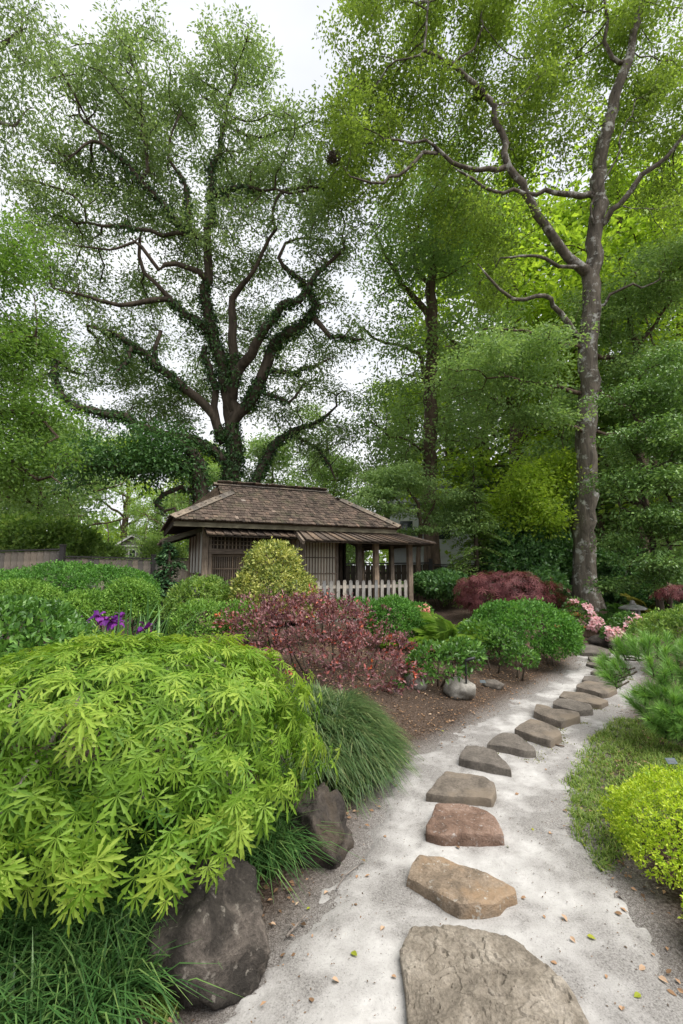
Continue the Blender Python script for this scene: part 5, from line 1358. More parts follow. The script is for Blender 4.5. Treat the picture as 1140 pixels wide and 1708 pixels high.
shrub('variegated_shrub', 'tall cream-variegated dome shrub in front of the pavilion door', [E_(457, 1000, 8.3, 68, 62, .75), E_(455, 950, 8.3, 44, 44, .5)], 14000, .062, MAT['vari_leaf'], 306, clusters=1500, nclus=10, bump_a=.05, tvar=.24)
shrub('pale_green_shrub', 'loose pale green shrub at the left corner of the pavilion', [E_(328, 1005, 7.8, 42, 36, .5), E_(350, 990, 8.0, 26, 22, .4), E_(300, 1020, 7.6, 24, 22, .4)], 9000, .06, MAT['pale_leaf'], 307, clusters=640, nclus=10, bump_a=.12, tvar=.22)
shrub('green_mound_shrub', 'low fresh green mound beside the purple-leaved shrub', [E_(338, 1042, 6.6, 46, 34, .5), E_(395, 1040, 6.9, 40, 32, .5)], 9000, .045, MAT['azalea_lighter'], 308, clusters=800, nclus=11, bump_a=.08)
shrub('round_shrub', 'round clipped dark green shrub in front of the picket fence', [E_(658, 1042, 8.3, 47, 42, .5)], 9000, .042, MAT['azalea_leaf'], 309, clusters=1100, nclus=11, bump_a=.04)
shrub('low_green_shrub', 'low green shrub at the foot of the picket fence', [E_(590, 1020, 9.0, 50, 20, .5), E_(540, 1020, 9.2, 40, 18, .5)], 6000, .05, MAT['azalea_leaf'], 310, clusters=560, nclus=10)
shrub('clipped_hedge', 'broad rounded clipped green shrub beside the path bend', [E_(875, 1052, 8.0, 82, 44, .75), E_(838, 1045, 8.0, 44, 36, .6), E_(918, 1064, 7.8, 42, 36, .5)], 16000, .052, MAT['azalea_leaf'], 311, clusters=1900, nclus=11, bump_a=.045, stems=7, low=-.6)
shrub('leafy_shrub', 'glossy green shrub with bare base behind the black path light', [E_(728, 1108, 6.1, 50, 30, .32), E_(770, 1095, 6.2, 30, 26, .25), E_(700, 1120, 6.0, 22, 22, .2)], 2300, .062, MAT['gloss_leaf'], 312, tpl=LEAF6, bump_a=.25, out=.9, stems=7)
shrub('leafy_shrub', 'sprawling glossy green shrub leaning out over the mulch from the hedge', [E_(825, 1080, 7.1, 38, 34, .4), E_(862, 1098, 6.9, 30, 20, .3), E_(800, 1060, 7.3, 28, 26, .3)], 2900, .06, MAT['gloss_leaf'], 313, tpl=LEAF6, bump_a=.2, out=.9, stems=6)
shrub('leafy_shrub', 'small green shrub at the foot of the purple-leaved shrub', [E_(650, 1158, 5.9, 26, 16, .2)], 500, .055, MAT['gloss_leaf'], 314, tpl=LEAF6, bump_a=.3, out=.9, stems=4)
shrub('spreading_azalea', 'wide low azalea with mixed green leaves behind the pine', [E_(1120, 1056, 7.6, 58, 30, .5), E_(1170, 1050, 7.4, 60, 36, .6)], 9000, .055, MAT['pale_leaf'], 315, clusters=900, nclus=9, bump_a=.09)
# loose purple-leaved shrub
rgx = np.random.default_rng(44)
pl = [E_(520, 1070, 6.2, 105, 52, .7), E_(430, 1045, 6.4, 62, 32, .5), E_(600, 1105, 6.0, 72, 46, .6), E_(500, 1022, 6.5, 60, 26, .5), E_(620, 1140, 5.9, 44, 30, .4), E_(560, 1030, 6.5, 50, 24, .4)]
shrub('purple_leaved_shrub', 'loose purple-leaved shrub with fiery red and orange shoots', pl, 15000, .052, MAT['purple_leaf'], 316, clusters=1400, nclus=9, bump_a=.48, bump_s=3.2, out=.8, tvar=.15, tipc=-.12, stems=9, stem_r=.014, layers=((1.08, .25), (1.0, .35), (.9, .25), (.75, .15)))
# chartreuse boxwood, near right
shrub('chartreuse_boxwood', 'bright chartreuse clipped boxwood cushion at the path edge', [((1.90, 2.74, .22), (.36, .34, .24)), ((2.24, 2.62, .24), (.40, .4, .26)), ((1.75, 2.62, .15), (.20, .22, .14)), ((2.05, 2.37, .14), (.3, .24, .16))], 20000, .017, MAT['box_leaf'], 317, clusters=5200, nclus=11, bump_a=.12, bump_s=5, stems=6)
shrub('chartreuse_boxwood', 'smaller chartreuse boxwood tuft in front of the big cushion', [((1.66, 2.16, .14), (.14, .13, .12)), ((1.80, 2.05, .13), (.17, .14, .13))], 6000, .017, MAT['box_leaf'], 318, clusters=1300, nclus=11, bump_a=.12, bump_s=6, stems=3)
# dark evergreen shrubs under the yellow-green tree and behind
for k, (u, v, Y, ru, rv, lab) in enumerate(((870, 935, 15.2, 62, 62, 'dark evergreen shrub filling the space beneath the yellow-green tree'), (925, 945, 16.0, 40, 60, 'dark evergreen shrub pressed against the lichened trunk'),
                                            (1035, 960, 15.2, 45, 45, 'dark evergreen shrub between the lichened trunk and holly trunks'), (735, 975, 13.6, 40, 18, 'feathery green shrub in front of the dark fence'), (1110, 985, 13.5, 50, 36, 'dark evergreen shrub behind the holly trunks'),
                                            (900, 985, 14.4, 34, 24, 'low dark shrub behind the red lace-leaf maple'))):
    shrub('evergreen_shrub', lab, [E_(u, v, Y, ru, rv, 1.0)], 7000 if k != 3 else 3500, .13, MAT['dark_leaf'], 330 + k, tpl=LEAF6, bump_a=.3, bump_s=1.6, out=.4, group='evergreen shrubs in the shade', low=-.9)
shrub('rhododendron', 'yellow-green rhododendron behind the taller fence section', [E_(60, 900, 17.5, 75, 34, 1.6), E_(110, 905, 17.5, 35, 26, 1.2)], 12000, .17, MAT['pale_leaf'], 340, clusters=900, nclus=9, bump_a=.2, bump_s=1.2)
shrub('lower_laurel', 'dark green bush showing above the lower fence section', [E_(160, 922, 18.5, 30, 14, 1.2), E_(270, 925, 18.5, 25, 16, 1.0)], 5000, .15, MAT['mid_leaf'], 341, clusters=420, nclus=9, bump_a=.2, bump_s=1.2)

# flowering shrubs: each bloom a part
def bloom_mesh(mat, eye, seed):
    rg = np.random.default_rng(seed); mb = MB()
    for k in range(5):
        a = k * 2 * math.pi / 5; d = np.array([math.cos(a), math.sin(a)]); e = np.array([-d[1], d[0]])
        V = [(0, 0, -.25)] + [(*(d * r + e * w), z) for r, w, z in ((.25, -.16, .05), (.62, -.34, .22), (1, -.14, .16), (1.02, .14, .14), (.62, .34, .22), (.25, .16, .05))]
        mb.add(V, [(0, 1, 6), (1, 2, 6), (2, 5, 6), (2, 3, 5), (3, 4, 5)], None, rg.uniform(.3, 1))
    return mb.mesh('flower', mat)
BLOOM = {k: [bloom_mesh(MAT[k + '_petal'], None, s) for s in range(5)] for k in ('pink', 'coral')}
def flowers(root, lobes, n, size, kind, seed, face=.35, low=-.1):
    rg = np.random.default_rng(seed); base = np.array(root.location); m = 0
    cl = []
    while m < n:
        c, r = lobes[rg.integers(len(lobes))]; d = unit(rg.normal(size=3) + [0, -.7, .35])
        if d[2] < low: continue
        for _ in range(rg.integers(3, 7)):
            dd = unit(d + rg.normal(0, .16, 3)); p = c + dd * r * rg.uniform(1.0, 1.1)
            o = link('flower', BLOOM[kind][rg.integers(5)], root, Vector(p - base)); f = Vector(unit(dd + rg.normal(0, .35, 3) + [0, -.3, .15])).to_track_quat('Z', 'Y'); o.rotation_mode = 'QUATERNION'; o.rotation_quaternion = f
            o.scale = (size * rg.uniform(.8, 1.2),) * 3; m += 1
for nme, lab, lob, nf, kd, sd_ in (('flowering_rhododendron', 'pink-flowered rhododendron at the foot of the lichened trunk', [E_(966, 1030, 10.8, 26, 26, .35), E_(985, 1042, 10.6, 16, 14, .3)], 85, 'pink', 1),
                              ('flowering_rhododendron', 'pink-flowered rhododendron in front of the stone lantern', [E_(1046, 1052, 9.6, 28, 26, .36), E_(1024, 1062, 9.5, 14, 14, .25)], 85, 'pink', 2),
                              ('flowering_azalea', 'coral-flowered azalea next to the porch corner post', [E_(700, 1032, 9.0, 20, 24, .3)], 56, 'coral', 3)):
    r_ = shrub(nme, lab, lob, 1500, .07, MAT['gloss_leaf'] if kd == 'pink' else MAT['azalea_leaf'], 350 + sd_, tpl=LEAF6, bump_a=.15, out=.8, stems=4)
    flowers(r_, lob, nf, .075 if kd == 'pink' else .055, kd, 400 + sd_)

# ------------------------------------------------------------------ ferns
def frond_mesh(seed, mat, pairs=22, curve=.5):
    rg = np.random.default_rng(seed); mb = MB()
    t = np.linspace(0, 1, 12); sp = np.c_[np.zeros(12) + .05 * np.sin(t * 3 + seed), t * (1 - .15 * t), .62 * t - curve * t ** 2.2]
    mb.tube(sp, np.linspace(.010, .003, 12), 4, tint=.3)
    pos, ax, sz = [], [], []
    for i in range(pairs):
        f = .12 + .87 * i / pairs; p = np.array([np.interp(f, t, sp[:, k]) for k in range(3)])
        L = .30 * math.sin(math.pi * min(1, f * .9 + .08)) ** .8 + .02
        for s in (-1, 1): pos.append(p); ax.append((s, .42, -.12 + rg.normal(0, .08))); sz.append(L * rg.uniform(.85, 1.1))
    T = (LEAF6[0] * [.42, 1, 1], LEAF6[1])
    mb.leaves(T, pos, ax, np.tile([0, -.3, 1.0], (len(pos), 1)), sz, np.clip(rg.normal(.55, .2, len(pos)), 0, 1))
    return mb.mesh('frond', mat)
FR = [frond_mesh(s, MAT['fern_leaf'], 22, .45 + .12 * s) for s in range(3)]
MAT['fern_dark'] = leaf_mat('fern_dark', [(.03, .08, .02), (.07, .15, .035), (.12, .22, .06)], .5, .4, .25, gain=1.3)
MAT['fern_gold'] = leaf_mat('fern_gold', [(.14, .15, .03), (.30, .30, .06), (.45, .40, .12)], .5, .4, .25, gain=.75)
FD = [frond_mesh(s, MAT['fern_dark'], 20, .5 + .1 * s) for s in range(3)]; FG = [frond_mesh(s + 5, MAT['fern_gold'], 20, .5 + .1 * s) for s in range(2)]
def fern(u, v, size, n, lab, seed, set_=FR, z=None, Y=None):
    rg = np.random.default_rng(seed); g = onground(u, v) if Y is None else base_at(u, Y) + [0, 0, .05]
    root = thing('fern', g, lab, 'fern')
    for k in range(n):
        o = link('frond', set_[rg.integers(len(set_))], root, (0, 0, -.01), (rg.uniform(.15, .85), rg.normal(0, .12), k * 2 * math.pi / n + rg.uniform(-.3, .3)), size * rg.uniform(.75, 1.15))
fern(752, 1096, .95, 15, 'bright yellow-green fern between the rocks and the leafy shrubs', 1)
fern(648, 1085, .45, 8, 'small fern under the round clipped shrub', 2)
fern(1010, 1050, .7, 11, 'dark green fern between the two pink rhododendrons', 3, FD)
fern(1030, 1040, .6, 9, 'dark green fern just left of the stone lantern', 4, FD, Y=12.6)
fern(1075, 1030, .9, 11, 'golden fern growing behind the stone lantern', 5, FG, Y=13.0)
fern(722, 1040, .55, 9, 'dark fern under the red lace-leaf maple', 6, FD, Y=10.4)
fern(290, 1060, .55, 9, 'blue-green fern at the foot of the pale green shrub', 8, FD, Y=6.0)

# ------------------------------------------------------------------ irises
ir = base_at(200, 4.9); iris = thing('iris_clump', ir, 'clump of irises with deep purple flowers behind the green maple', 'flowers')
rg = np.random.default_rng(12)
def blade_mesh(w, bend, seed):
    mb = MB(); t = np.linspace(0, 1, 7); V = []
    for q in t:
        ww = w * (1 - q ** 2.5) + .001; V += [(-ww, bend * q ** 2, q - bend * .4 * q ** 3), (ww, bend * q ** 2, q - bend * .4 * q ** 3)]
    mb.add(V, None, [(2 * i, 2 * i + 1, 2 * i + 3, 2 * i + 2) for i in range(6)], .2 + .15 * seed); return mb.mesh('leaf', MAT['iris_leaf'])
BL = [blade_mesh(.016, .1 + .13 * k, k) for k in range(5)]
def iris_leaf(u, Y, top, k):
    b = base_at(u, Y); h = top - b[2]
    link('leaf', BL[k % 5], iris, Vector(b - ir), (rg.normal(0, .08), rg.normal(0, .10), rg.uniform(0, 6.28)), (1, h * .8 if False else 1, h))
for k in range(46): iris_leaf(rg.normal(232, 24), rg.normal(4.85, .18), rg.uniform(1.2, 1.55), k)
for k in range(20): iris_leaf(rg.uniform(130, 200), rg.normal(5.0, .12), rg.uniform(1.05, 1.3), k)
def iris_bloom(seed):
    r2 = np.random.default_rng(seed); mb = MB()
    for k in range(3):
        for (L, w, up, dn, off) in ((1.0, .42, .35, .75, 0), (.75, .26, .9, .15, math.pi / 3)):
            a = k * 2 * math.pi / 3 + off + r2.normal(0, .12); d = np.array([math.cos(a), math.sin(a)]); e = np.array([-d[1], d[0]]); V = []
            for q in np.linspace(0, 1, 5):
                ww = w * math.sin(math.pi * min(.88, .12 + q * .8)); z = up * q * (1.6 - q) - dn * q ** 2.2
                V += [(*(d * L * q - e * ww), z + .08 * math.sin(7 * q + k)), (*(d * L * q), z - .07), (*(d * L * q + e * ww), z + .08 * math.cos(6 * q + k))]
            Q_ = []
            for i in range(4): Q_ += [(3 * i, 3 * i + 1, 3 * i + 4, 3 * i + 3), (3 * i + 1, 3 * i + 2, 3 * i + 5, 3 * i + 4)]
            mb.add(V, None, Q_, r2.uniform(.1, .9))
    return mb.mesh('flower', MAT['iris_petal'])
IB = [iris_bloom(s) for s in range(4)]
for k, (u, v, Y, s) in enumerate(((163, 1029, 4.7, .085), (178, 1035, 4.6, .07), (190, 1037, 4.65, .085), (202, 1029, 4.75, .075), (196, 1040, 4.6, .06), (243, 1048, 4.5, .085), (85, 1019, 4.9, .075), (120, 1027, 4.8, .06), (130, 1032, 4.8, .05), (150, 1041, 4.8, .035))):
    p = P(u, v, Y); o = link('flower', IB[k % 4], iris, Vector(p - ir), (rg.normal(0, .25), rg.normal(0, .25), rg.uniform(0, 6)), s * 1.15)
    b = np.array([p[0], p[1] + .03, hgt(p[0], p[1])]); mb = MB(); mb.tube([b, (b + p) / 2 + [.01, 0, 0], p], [.006, .005, .004], 5, .4); mb.build('stem', MAT['iris_leaf'], iris, True)

# ------------------------------------------------------------------ grasses
def strap(n, pos, lean, h, w, mat, seed, name, label, arch=.55, parent=None, cat='grass', flop=None):
    """arching strap leaves; pos (n,3), lean (n,3) horizontal directions"""
    rg = np.random.default_rng(seed); K = 4; t = np.linspace(0, 1, K)
    h = h * rg.uniform(.6, 1.2, n); a = arch * rg.uniform(.5, 1.5, n)
    side = np.c_[-lean[:, 1], lean[:, 0], np.zeros(n)]
    V = np.empty((n, K, 2, 3))
    for i, q in enumerate(t):
        zc = h * (q - a * .75 * q ** 2.4); xo = h * (a * .9 * q ** 1.5)
        c = pos + lean * xo[:, None]; c[:, 2] = pos[:, 2] + zc
        ww = w * (1 - q ** 3) + .0004
        V[:, i, 0] = c - side * ww; V[:, i, 1] = c + side * ww
    idx = np.arange(n)[:, None] * (K * 2); j = np.arange(K - 1)[None] * 2
    q = np.stack([idx + j, idx + j + 1, idx + j + 3, idx + j + 2], -1).reshape(-1, 4)
    mb = MB(); mb.add(V.reshape(-1, 3), None, q, np.repeat(np.clip(rg.normal(.45, .24, n), 0, 1), K * 2))
    return mb
def rdir(n, rg): a = rg.uniform(0, 2 * math.pi, n); return np.c_[np.cos(a), np.sin(a), np.zeros(n)]
# mondo grass below the maple, at the bottom left
def tufts(name, label, polys, n_tuft, per, h, w, mat, seed, arch, bias=(0, 0, 0), cat='grass', zoff=0.0, kind=None):
    rg = np.random.default_rng(seed); poly = np.array(polys)
    lo, hi = poly.min(0), poly.max(0); C = []
    while len(C) < n_tuft:
        q = rg.uniform(lo, hi, (200, 2)); C += list(q[in_poly(q, poly)])
    C = np.array(C[:n_tuft]); n = n_tuft * per
    L = rdir(n, rg) + np.array(bias); L[:, 2] = 0; L = unit(L)
    b = np.repeat(C, per, 0) + rg.normal(0, .02, (n, 2)); z = np.repeat(hgtv(C), per) + zoff - .01
    mb = strap(n, np.c_[b, z], L, h, w, mat, seed, name, label, arch)
    c = C.mean(0); o = (c[0], c[1], hgt(*c)); ob = link(name, mb.mesh(name, mat, False, o), None, o)
    return tag(ob, label, cat, kind=kind)
gp = lambda L: [G(u, v, .05)[:2] for u, v in L]
tufts('mondo_grass', 'dark green strap-leaved mondo grass hanging beneath the green maple', gp([(-200, 1760), (100, 1780), (225, 1690), (265, 1590), (330, 1500), (430, 1470), (480, 1440), (470, 1380), (300, 1380), (0, 1450), (-200, 1500)]), 420, 26, .40, .0035, MAT['mondo'], 21, .75, (.35, -.5, 0))
tufts('mondo_grass', 'small tuft of grass at the foot of the large rounded boulder', gp([(255, 1690), (300, 1690), (300, 1655), (262, 1650)]), 9, 14, .10, .003, MAT['lawn'], 22, .5)
# fine fountain-like grass mound next to the maple
rg = np.random.default_rng(23); fg = onground(590, 1300); C0 = np.array([fg[0] - .22, fg[1] + .42])
n = 11000; a = rg.uniform(0, 6.28, n); rr = np.sqrt(rg.random(n)); b2 = C0 + np.c_[np.cos(a) * rr * .55, np.sin(a) * rr * .70]
tz = np.array([nz((q[0], q[1], 0), 5.5, 2, 2.0) for q in b2]); tw = 5.0 * np.array([nz((q[0], q[1], 0), 3.0, 2, 8.0) for q in b2])
L = unit(np.c_[np.cos(a + tw * .35) + rg.normal(0, .6, n) + .25, np.sin(a + tw * .35) + rg.normal(0, .6, n) - .35, np.zeros(n)])
zz = hgtv(b2) + .24 * np.sqrt(np.maximum(0, 1 - rr ** 2)) - .02 + .10 * tz
mb = strap(n, np.c_[b2, zz], L, .25, .0034, MAT['fine_grass'], 24, '', '', 1.0)
o_ = (C0[0], C0[1], hgt(*C0)); tag(link('fountain_grass', mb.mesh('fountain_grass', MAT['fine_grass'], False, o_), None, o_), 'soft mound of fine arching dark grass beside the angular boulder', 'grass')
# lawn strip on the right of the path
lawn_poly = gp([(950, 1350), (945, 1300), (958, 1262), (985, 1225), (1030, 1190), (1065, 1195), (1150, 1260), (1230, 1330), (1150, 1380), (1040, 1420), (1000, 1440), (965, 1395)])
tufts('lawn_grass', 'short green lawn strip between the sand path and the pine', lawn_poly, 1700, 8, .07, .0028, MAT['lawn'], 25, .6, kind='stuff')
tufts('lawn_grass', 'thin yellow-green grass beside the wooden step', gp([(1000, 1068), (1030, 1068), (1028, 1056), (1002, 1056)]), 30, 14, .35, .006, MAT['lawn'], 26, .5)

# ------------------------------------------------------------------ mugo pine
pg = onground(1156, 1238); pine = thing('mugo_pine', pg + [.12, .05, 0], 'low mugo pine with long needle brushes and bright candles beside the lawn', 'shrub')
rg = np.random.default_rng(31)
NE = needle_tpl(.017, .2); pos, ax, nr, tn, sz = [], [], [], [], []
lob = [(np.array([pg[0] + .05, pg[1] + .30, pg[2] + .52]), np.array([.66, .52, .40])), (np.array([pg[0] + .55, pg[1] + .25, pg[2] + .55]), np.array([.6, .55, .42])), (np.array([pg[0] - .05, pg[1] + .0, pg[2] + .26]), np.array([.50, .38, .25])), (np.array([pg[0] + .5, pg[1] - .15, pg[2] + .25]), np.array([.5, .4, .25]))]
shoots = []
for c, r in lob:
    for _ in range(70):
        d = unit(rg.normal(size=3) + [-.1, -.35, .35])
        if d[2] < -.35: continue
        shoots.append((c + d * r * rg.uniform(.78, 1.02), unit(d * .7 + [0, 0, .55] + rg.normal(0, .15, 3)), c))
cm = MB(); cm.tube([[0, 0, 0], [0, 0, .3], [0, 0, .7], [0, 0, 1.0]], [.16, .2, .15, .03], 7, .6); CAN = cm.mesh('candle', MAT['candle'], True)
for i, (p, d, c) in enumerate(shoots):
    t = MB(); s0 = p - d * .13; t.tube([(c * .35 + p * .65) - [0, 0, .05], s0 - [0, 0, .03], s0, p], [.009, .007, .006, .005], 5); t.build('branch', MAT['bark_dark'], pine, True)
    k = 190; s = rg.random(k) ** .7; th = rg.uniform(0, 6.28, k)
    u1 = unit(np.cross(d, [.3, .5, .1])); u2 = np.cross(d, u1)
    rad = np.cos(th)[:, None] * u1 + np.sin(th)[:, None] * u2
    pos.append(p - d * .2 + d * (s * .2)[:, None]); ax.append(unit(rad * (1.0 - .55 * s)[:, None] + d * (.45 + .55 * s)[:, None] + rg.normal(0, .08, (k, 3)) + [0, 0, -.06])); nr.append(np.tile(d, (k, 1)) + rg.normal(0, .3, (k, 3)))
    tn.append(np.clip(rg.normal(.35, .15, k) + .35 * s, 0, 1)); sz.append(rg.uniform(.09, .145, k))
    if i % 2 == 0:
        o = link('candle', CAN, pine, Vector(p - np.array(pine.location))); o.rotation_mode = 'QUATERNION'; o.rotation_quaternion = Vector(d).to_track_quat('Z', 'Y'); o.scale = (.055, .055, rg.uniform(.04, .07))
mb = MB(); mb.leaves(NE, np.concatenate(pos), np.concatenate(ax), np.concatenate(nr), np.concatenate(sz), np.concatenate(tn))
tag(mb.build('needles', MAT['needle'], pine), kind='stuff')
# ------------------------------------------------------------------ garden fences
MAT['fence_grey'] = wood_mat('fence_grey', (.18, .16, .138), (.31, .28, .245), (.44, .405, .355))
MAT['fence_dark'] = wood_mat('fence_dark', (.035, .03, .022), (.075, .062, .046), (.13, .11, .085))
MAT['fence_cap'] = plain('fence_cap', (.045, .043, .042), .7, .2)
def fence(label, a, b, zt_a, zt_b, mat, pw=.19, cap=True, seed=0, posts=True):
    rg = np.random.default_rng(seed); a, b = np.asarray(a, float), np.asarray(b, float); L = np.linalg.norm(b - a); d = (b - a) / L; ang = math.atan2(d[1], d[0])
    g0 = min(hgt(*a), hgt(*b)) - .1
    root = thing('wooden_fence', (a[0], a[1], g0), label, 'fence', rz=ang)
    n = int(L / pw)
    for i in range(n):
        f = (i + .5) / n; top = zt_a + (zt_b - zt_a) * f; h = top - g0 - .06 - rg.random() * .02
        mb = MB(); mb.box((0, 0, 0), (L / n - .008 - .006 * rg.random(), .02, h)); link('plank', mb.mesh('plank', mat), root, (L * f, rg.normal(0, .004), h / 2))
    for z in (.5, zt_a - g0 - .35): mb = MB(); mb.box((0, 0, 0), (L, .04, .09)); link('rail', mb.mesh('rail', mat), root, (L / 2, .035, z))
    if cap:
        sl = math.atan2(zt_b - zt_a, L); mb = MB(); mb.box((0, 0, 0), (L, .12, .05)); o = link('cap_rail', mb.mesh('cap_rail', MAT['fence_cap']), root, (L / 2, 0, (zt_a + zt_b) / 2 - g0 - .02)); o.rotation_euler = (0, -sl, 0)
    if posts:
        for f in posts:
            top = zt_a + (zt_b - zt_a) * f; h = top - g0 + .10; mb = MB(); mb.box((0, 0, 0), (.13, .13, h)); po = link('post', mb.mesh('post', MAT['fence_cap']), root, (L * f, -.03, h / 2)); mb = MB(); mb.box((0, 0, 0), (.16, .16, .04)); link('post_cap', mb.mesh('post_cap', MAT['fence_cap']), po, (0, 0, h / 2 + .01))
    return root
def fpt(u, v, Y): return P(u, v, Y)
a, b = fpt(-180, 923, 14.2), fpt(106, 915, 14.6); fence('taller grey plank fence section behind the azalea mounds', a[:2], b[:2], a[2], b[2], MAT['fence_grey'], .19, seed=1, posts=(.42, 1.0))
a, b = fpt(107, 927, 14.7), fpt(257, 931, 16.2); fence('lower grey plank fence section in front of the small gabled house', a[:2], b[:2], a[2], b[2], MAT['fence_grey'], .17, seed=2, posts=(.995,))
a, b = fpt(259, 931, 16.25), fpt(420, 932, 17.6); fence('grey plank fence section running behind the pavilion', a[:2], b[:2], a[2], b[2], MAT['fence_grey'], .17, seed=3, posts=())
a, b = fpt(560, 940, 17.2), fpt(722, 938, 16.6); fence('dark brown plank fence section behind the porch', a[:2], b[:2], a[2], b[2], MAT['fence_dark'], .18, seed=4, posts=(.98,))
a, b = fpt(724, 941, 16.6), fpt(960, 944, 16.4); fence('dark brown plank fence section below the white house', a[:2], b[:2], a[2], b[2], MAT['fence_dark'], .18, seed=5, posts=(.36,))
a, b = fpt(962, 950, 16.4), fpt(1260, 950, 16.2); fence('dark brown plank fence section in the shade behind the holly', a[:2], b[:2], a[2], b[2], MAT['fence_dark'], .18, seed=6, posts=(.5,))

# ------------------------------------------------------------------ houses
MAT['siding_white'] = plain('siding_white', (.78, .80, .82), .7, .2, var=.04); MAT['siding_sage'] = plain('siding_sage', (.33, .34, .29), .8, .2, var=.06)
MAT['trim_white'] = plain('trim_white', (.74, .74, .72), .6, .3, var=.03); MAT['roof_grey'] = plain('roof_grey', (.16, .16, .17), .9, .1, var=.2, sc=20)
MAT['window_glass'] = plain('window_glass', (.03, .04, .045), .08, .6, var=.05)
def house_siding(root, x0, x1, z0, z1, y, mat, pitch=.18, name='siding'):
    mb = MB(); z = z0
    while z < z1:
        mb.box(((x0 + x1) / 2, y, z + pitch / 2), (x1 - x0, .03, pitch * 1.06), np.array([[1, 0, 0], [0, .98, -.2], [0, .2, .98]])); z += pitch
    mb.box(((x0 + x1) / 2, y + .08, (z0 + z1) / 2), (x1 - x0, .1, z1 - z0))
    o = link(name, mb.mesh(name, mat), root); o['kind'] = 'stuff'; return o
def lbox(name, root, c, s, mat, R=None):
    mb = MB(); mb.box((0, 0, 0), s, R); return link(name, mb.mesh(name, mat), root, c)
# white clapboard house behind the dark fence
hc = P(745, 948, 27); wh = thing('white_house', (hc[0], 27, hgt(hc[0], 27)), 'white clapboard house with grey roof glimpsed through the trees', 'house', rz=math.radians(-6))
ztop = P(745, 872, 27)[2] - wh.location.z
house_siding(wh, -3.2, 5.0, 0, ztop + 1.4, 0, MAT['siding_white'], .2)
lbox('side_wall', wh, (-3.2, 3.0, (ztop + 1.4) / 2), (.12, 6, ztop + 1.4), MAT['siding_white'])
lbox('side_wall', wh, (5.0, 3.0, (ztop + 1.4) / 2), (.12, 6, ztop + 1.4), MAT['siding_white'])
lbox('roof', wh, (.9, 1.6, ztop + 2.4), (9.2, 4.6, .14), MAT['roof_grey'], np.array([[1, 0, 0], [0, .8, -.6], [0, .6, .8]]))
lbox('roof', wh, (.9, 5.0, ztop + 2.4), (9.2, 4.6, .14), MAT['roof_grey'], np.array([[1, 0, 0], [0, .8, .6], [0, -.6, .8]]))
def win(root, cx, z, w, h, y=-.05):
    f = lbox('window', root, (cx, y, z), (w + .2, .06, h + .2), MAT['trim_white']); lbox('pane', f, (0, -.035, h * .26), (w, .02, h * .48), MAT['window_glass']); lbox('pane', f, (0, -.035, -h * .26), (w, .02, h * .48), MAT['window_glass'])
zb = P(743, 884, 27)[2] - wh.location.z
for xx_ in (-2.3, -.1, 2.2, 4.0): win(wh, xx_, zb, .75, 1.1)
lbox('porch_roof', wh, (-2.9, -1.0, P(715, 895, 26)[2] - wh.location.z), (3.6, 2.4, .12), MAT['roof_grey'], np.array([[1, 0, 0], [0, .94, -.33], [0, .33, .94]]))
# sage gable beyond the lower fence
gc = P(221, 930, 40); gh = thing('gabled_house', (gc[0], 40, hgt(gc[0], 40)), 'small sage-green gable with white trim above the fence', 'house', rz=math.radians(8))
za = P(221, 893, 40)[2] - gh.location.z; ze = P(197, 909, 40)[2] - gh.location.z; hw = 1.30
house_siding(gh, -hw + .1, hw - .1, 0, ze, 0, MAT['siding_sage'], .16)
mb = MB(); mb.prism(np.array([[-hw + .1, -.02, ze], [hw - .1, -.02, ze], [0, -.02, za - .08]]), (0, 0, 0), (0, .2, 0)); link('gable', mb.mesh('gable', MAT['siding_sage']), gh)
an = math.atan2(za - ze, hw)
for s in (-1, 1):
    R = np.array([[math.cos(an), 0, s * math.sin(an)], [0, 1, 0], [-s * math.sin(an), 0, math.cos(an)]])
    lbox('roof', gh, (s * hw / 2 * 1.08, 2.5, (za + ze) / 2 + .03), (math.hypot(hw, za - ze) * 1.16, 5.6, .10), MAT['roof_grey'], R)
    lbox('rake_board', gh, (s * hw / 2 * 1.08, -.36, (za + ze) / 2 - .05), (math.hypot(hw, za - ze) * 1.17, .06, .13), MAT['trim_white'], R)
    lbox('corner_board', gh, (s * (hw - .1), -.06, ze / 2), (.14, .08, ze), MAT['trim_white'])
    lbox('side_wall', gh, (s * (hw - .12), 2.6, ze / 2), (.1, 5, ze), MAT['siding_sage'])
lbox('frieze', gh, (0, -.07, ze - .08), (2 * hw - .3, .06, .14), MAT['trim_white']); win(gh, .0, ze - .75, .45, .6, -.06)

# ------------------------------------------------------------------ stone lantern
lg = onground(1051, 1046); lg = base_at(1051, 11.9) + [0, 0, .05]; MAT['lantern'] = stone_mat('lantern', (.26, .255, .24), (.45, .445, .42), (.6, .59, .57), 9, bstr=.6)
ln = thing('stone_lantern', lg, 'low grey stone lantern with a wide round cap among the ferns', 'lantern')
def lathe(name, prof, parent, mat, n=20, loc=(0, 0, 0), wob=.02, sq=0):
    mb = MB(); V = []
    for r, z in prof:
        for i in range(n):
            a = 2 * math.pi * i / n; rr = r * (1 + wob * math.sin(3 * a + z * 9)); V.append((math.cos(a) * rr, math.sin(a) * rr, z))
    Q_ = [(j * n + i, j * n + (i + 1) % n, (j + 1) * n + (i + 1) % n, (j + 1) * n + i) for j in range(len(prof) - 1) for i in range(n)]
    mb.add(V, [(0, i + 1, i) for i in range(1, n - 1)], Q_); return link(name, mb.mesh(name, mat, True), parent, loc)
zc = P(1051, 1014, 11.9)[2] - lg[2]
lathe('cap', [(.02, -.05), (.24, -.045), (.315, -.03), (.32, .0), (.27, .03), (.15, .07), (.07, .09), (.0, .095)], ln, MAT['lantern'], 24, (0, 0, zc))
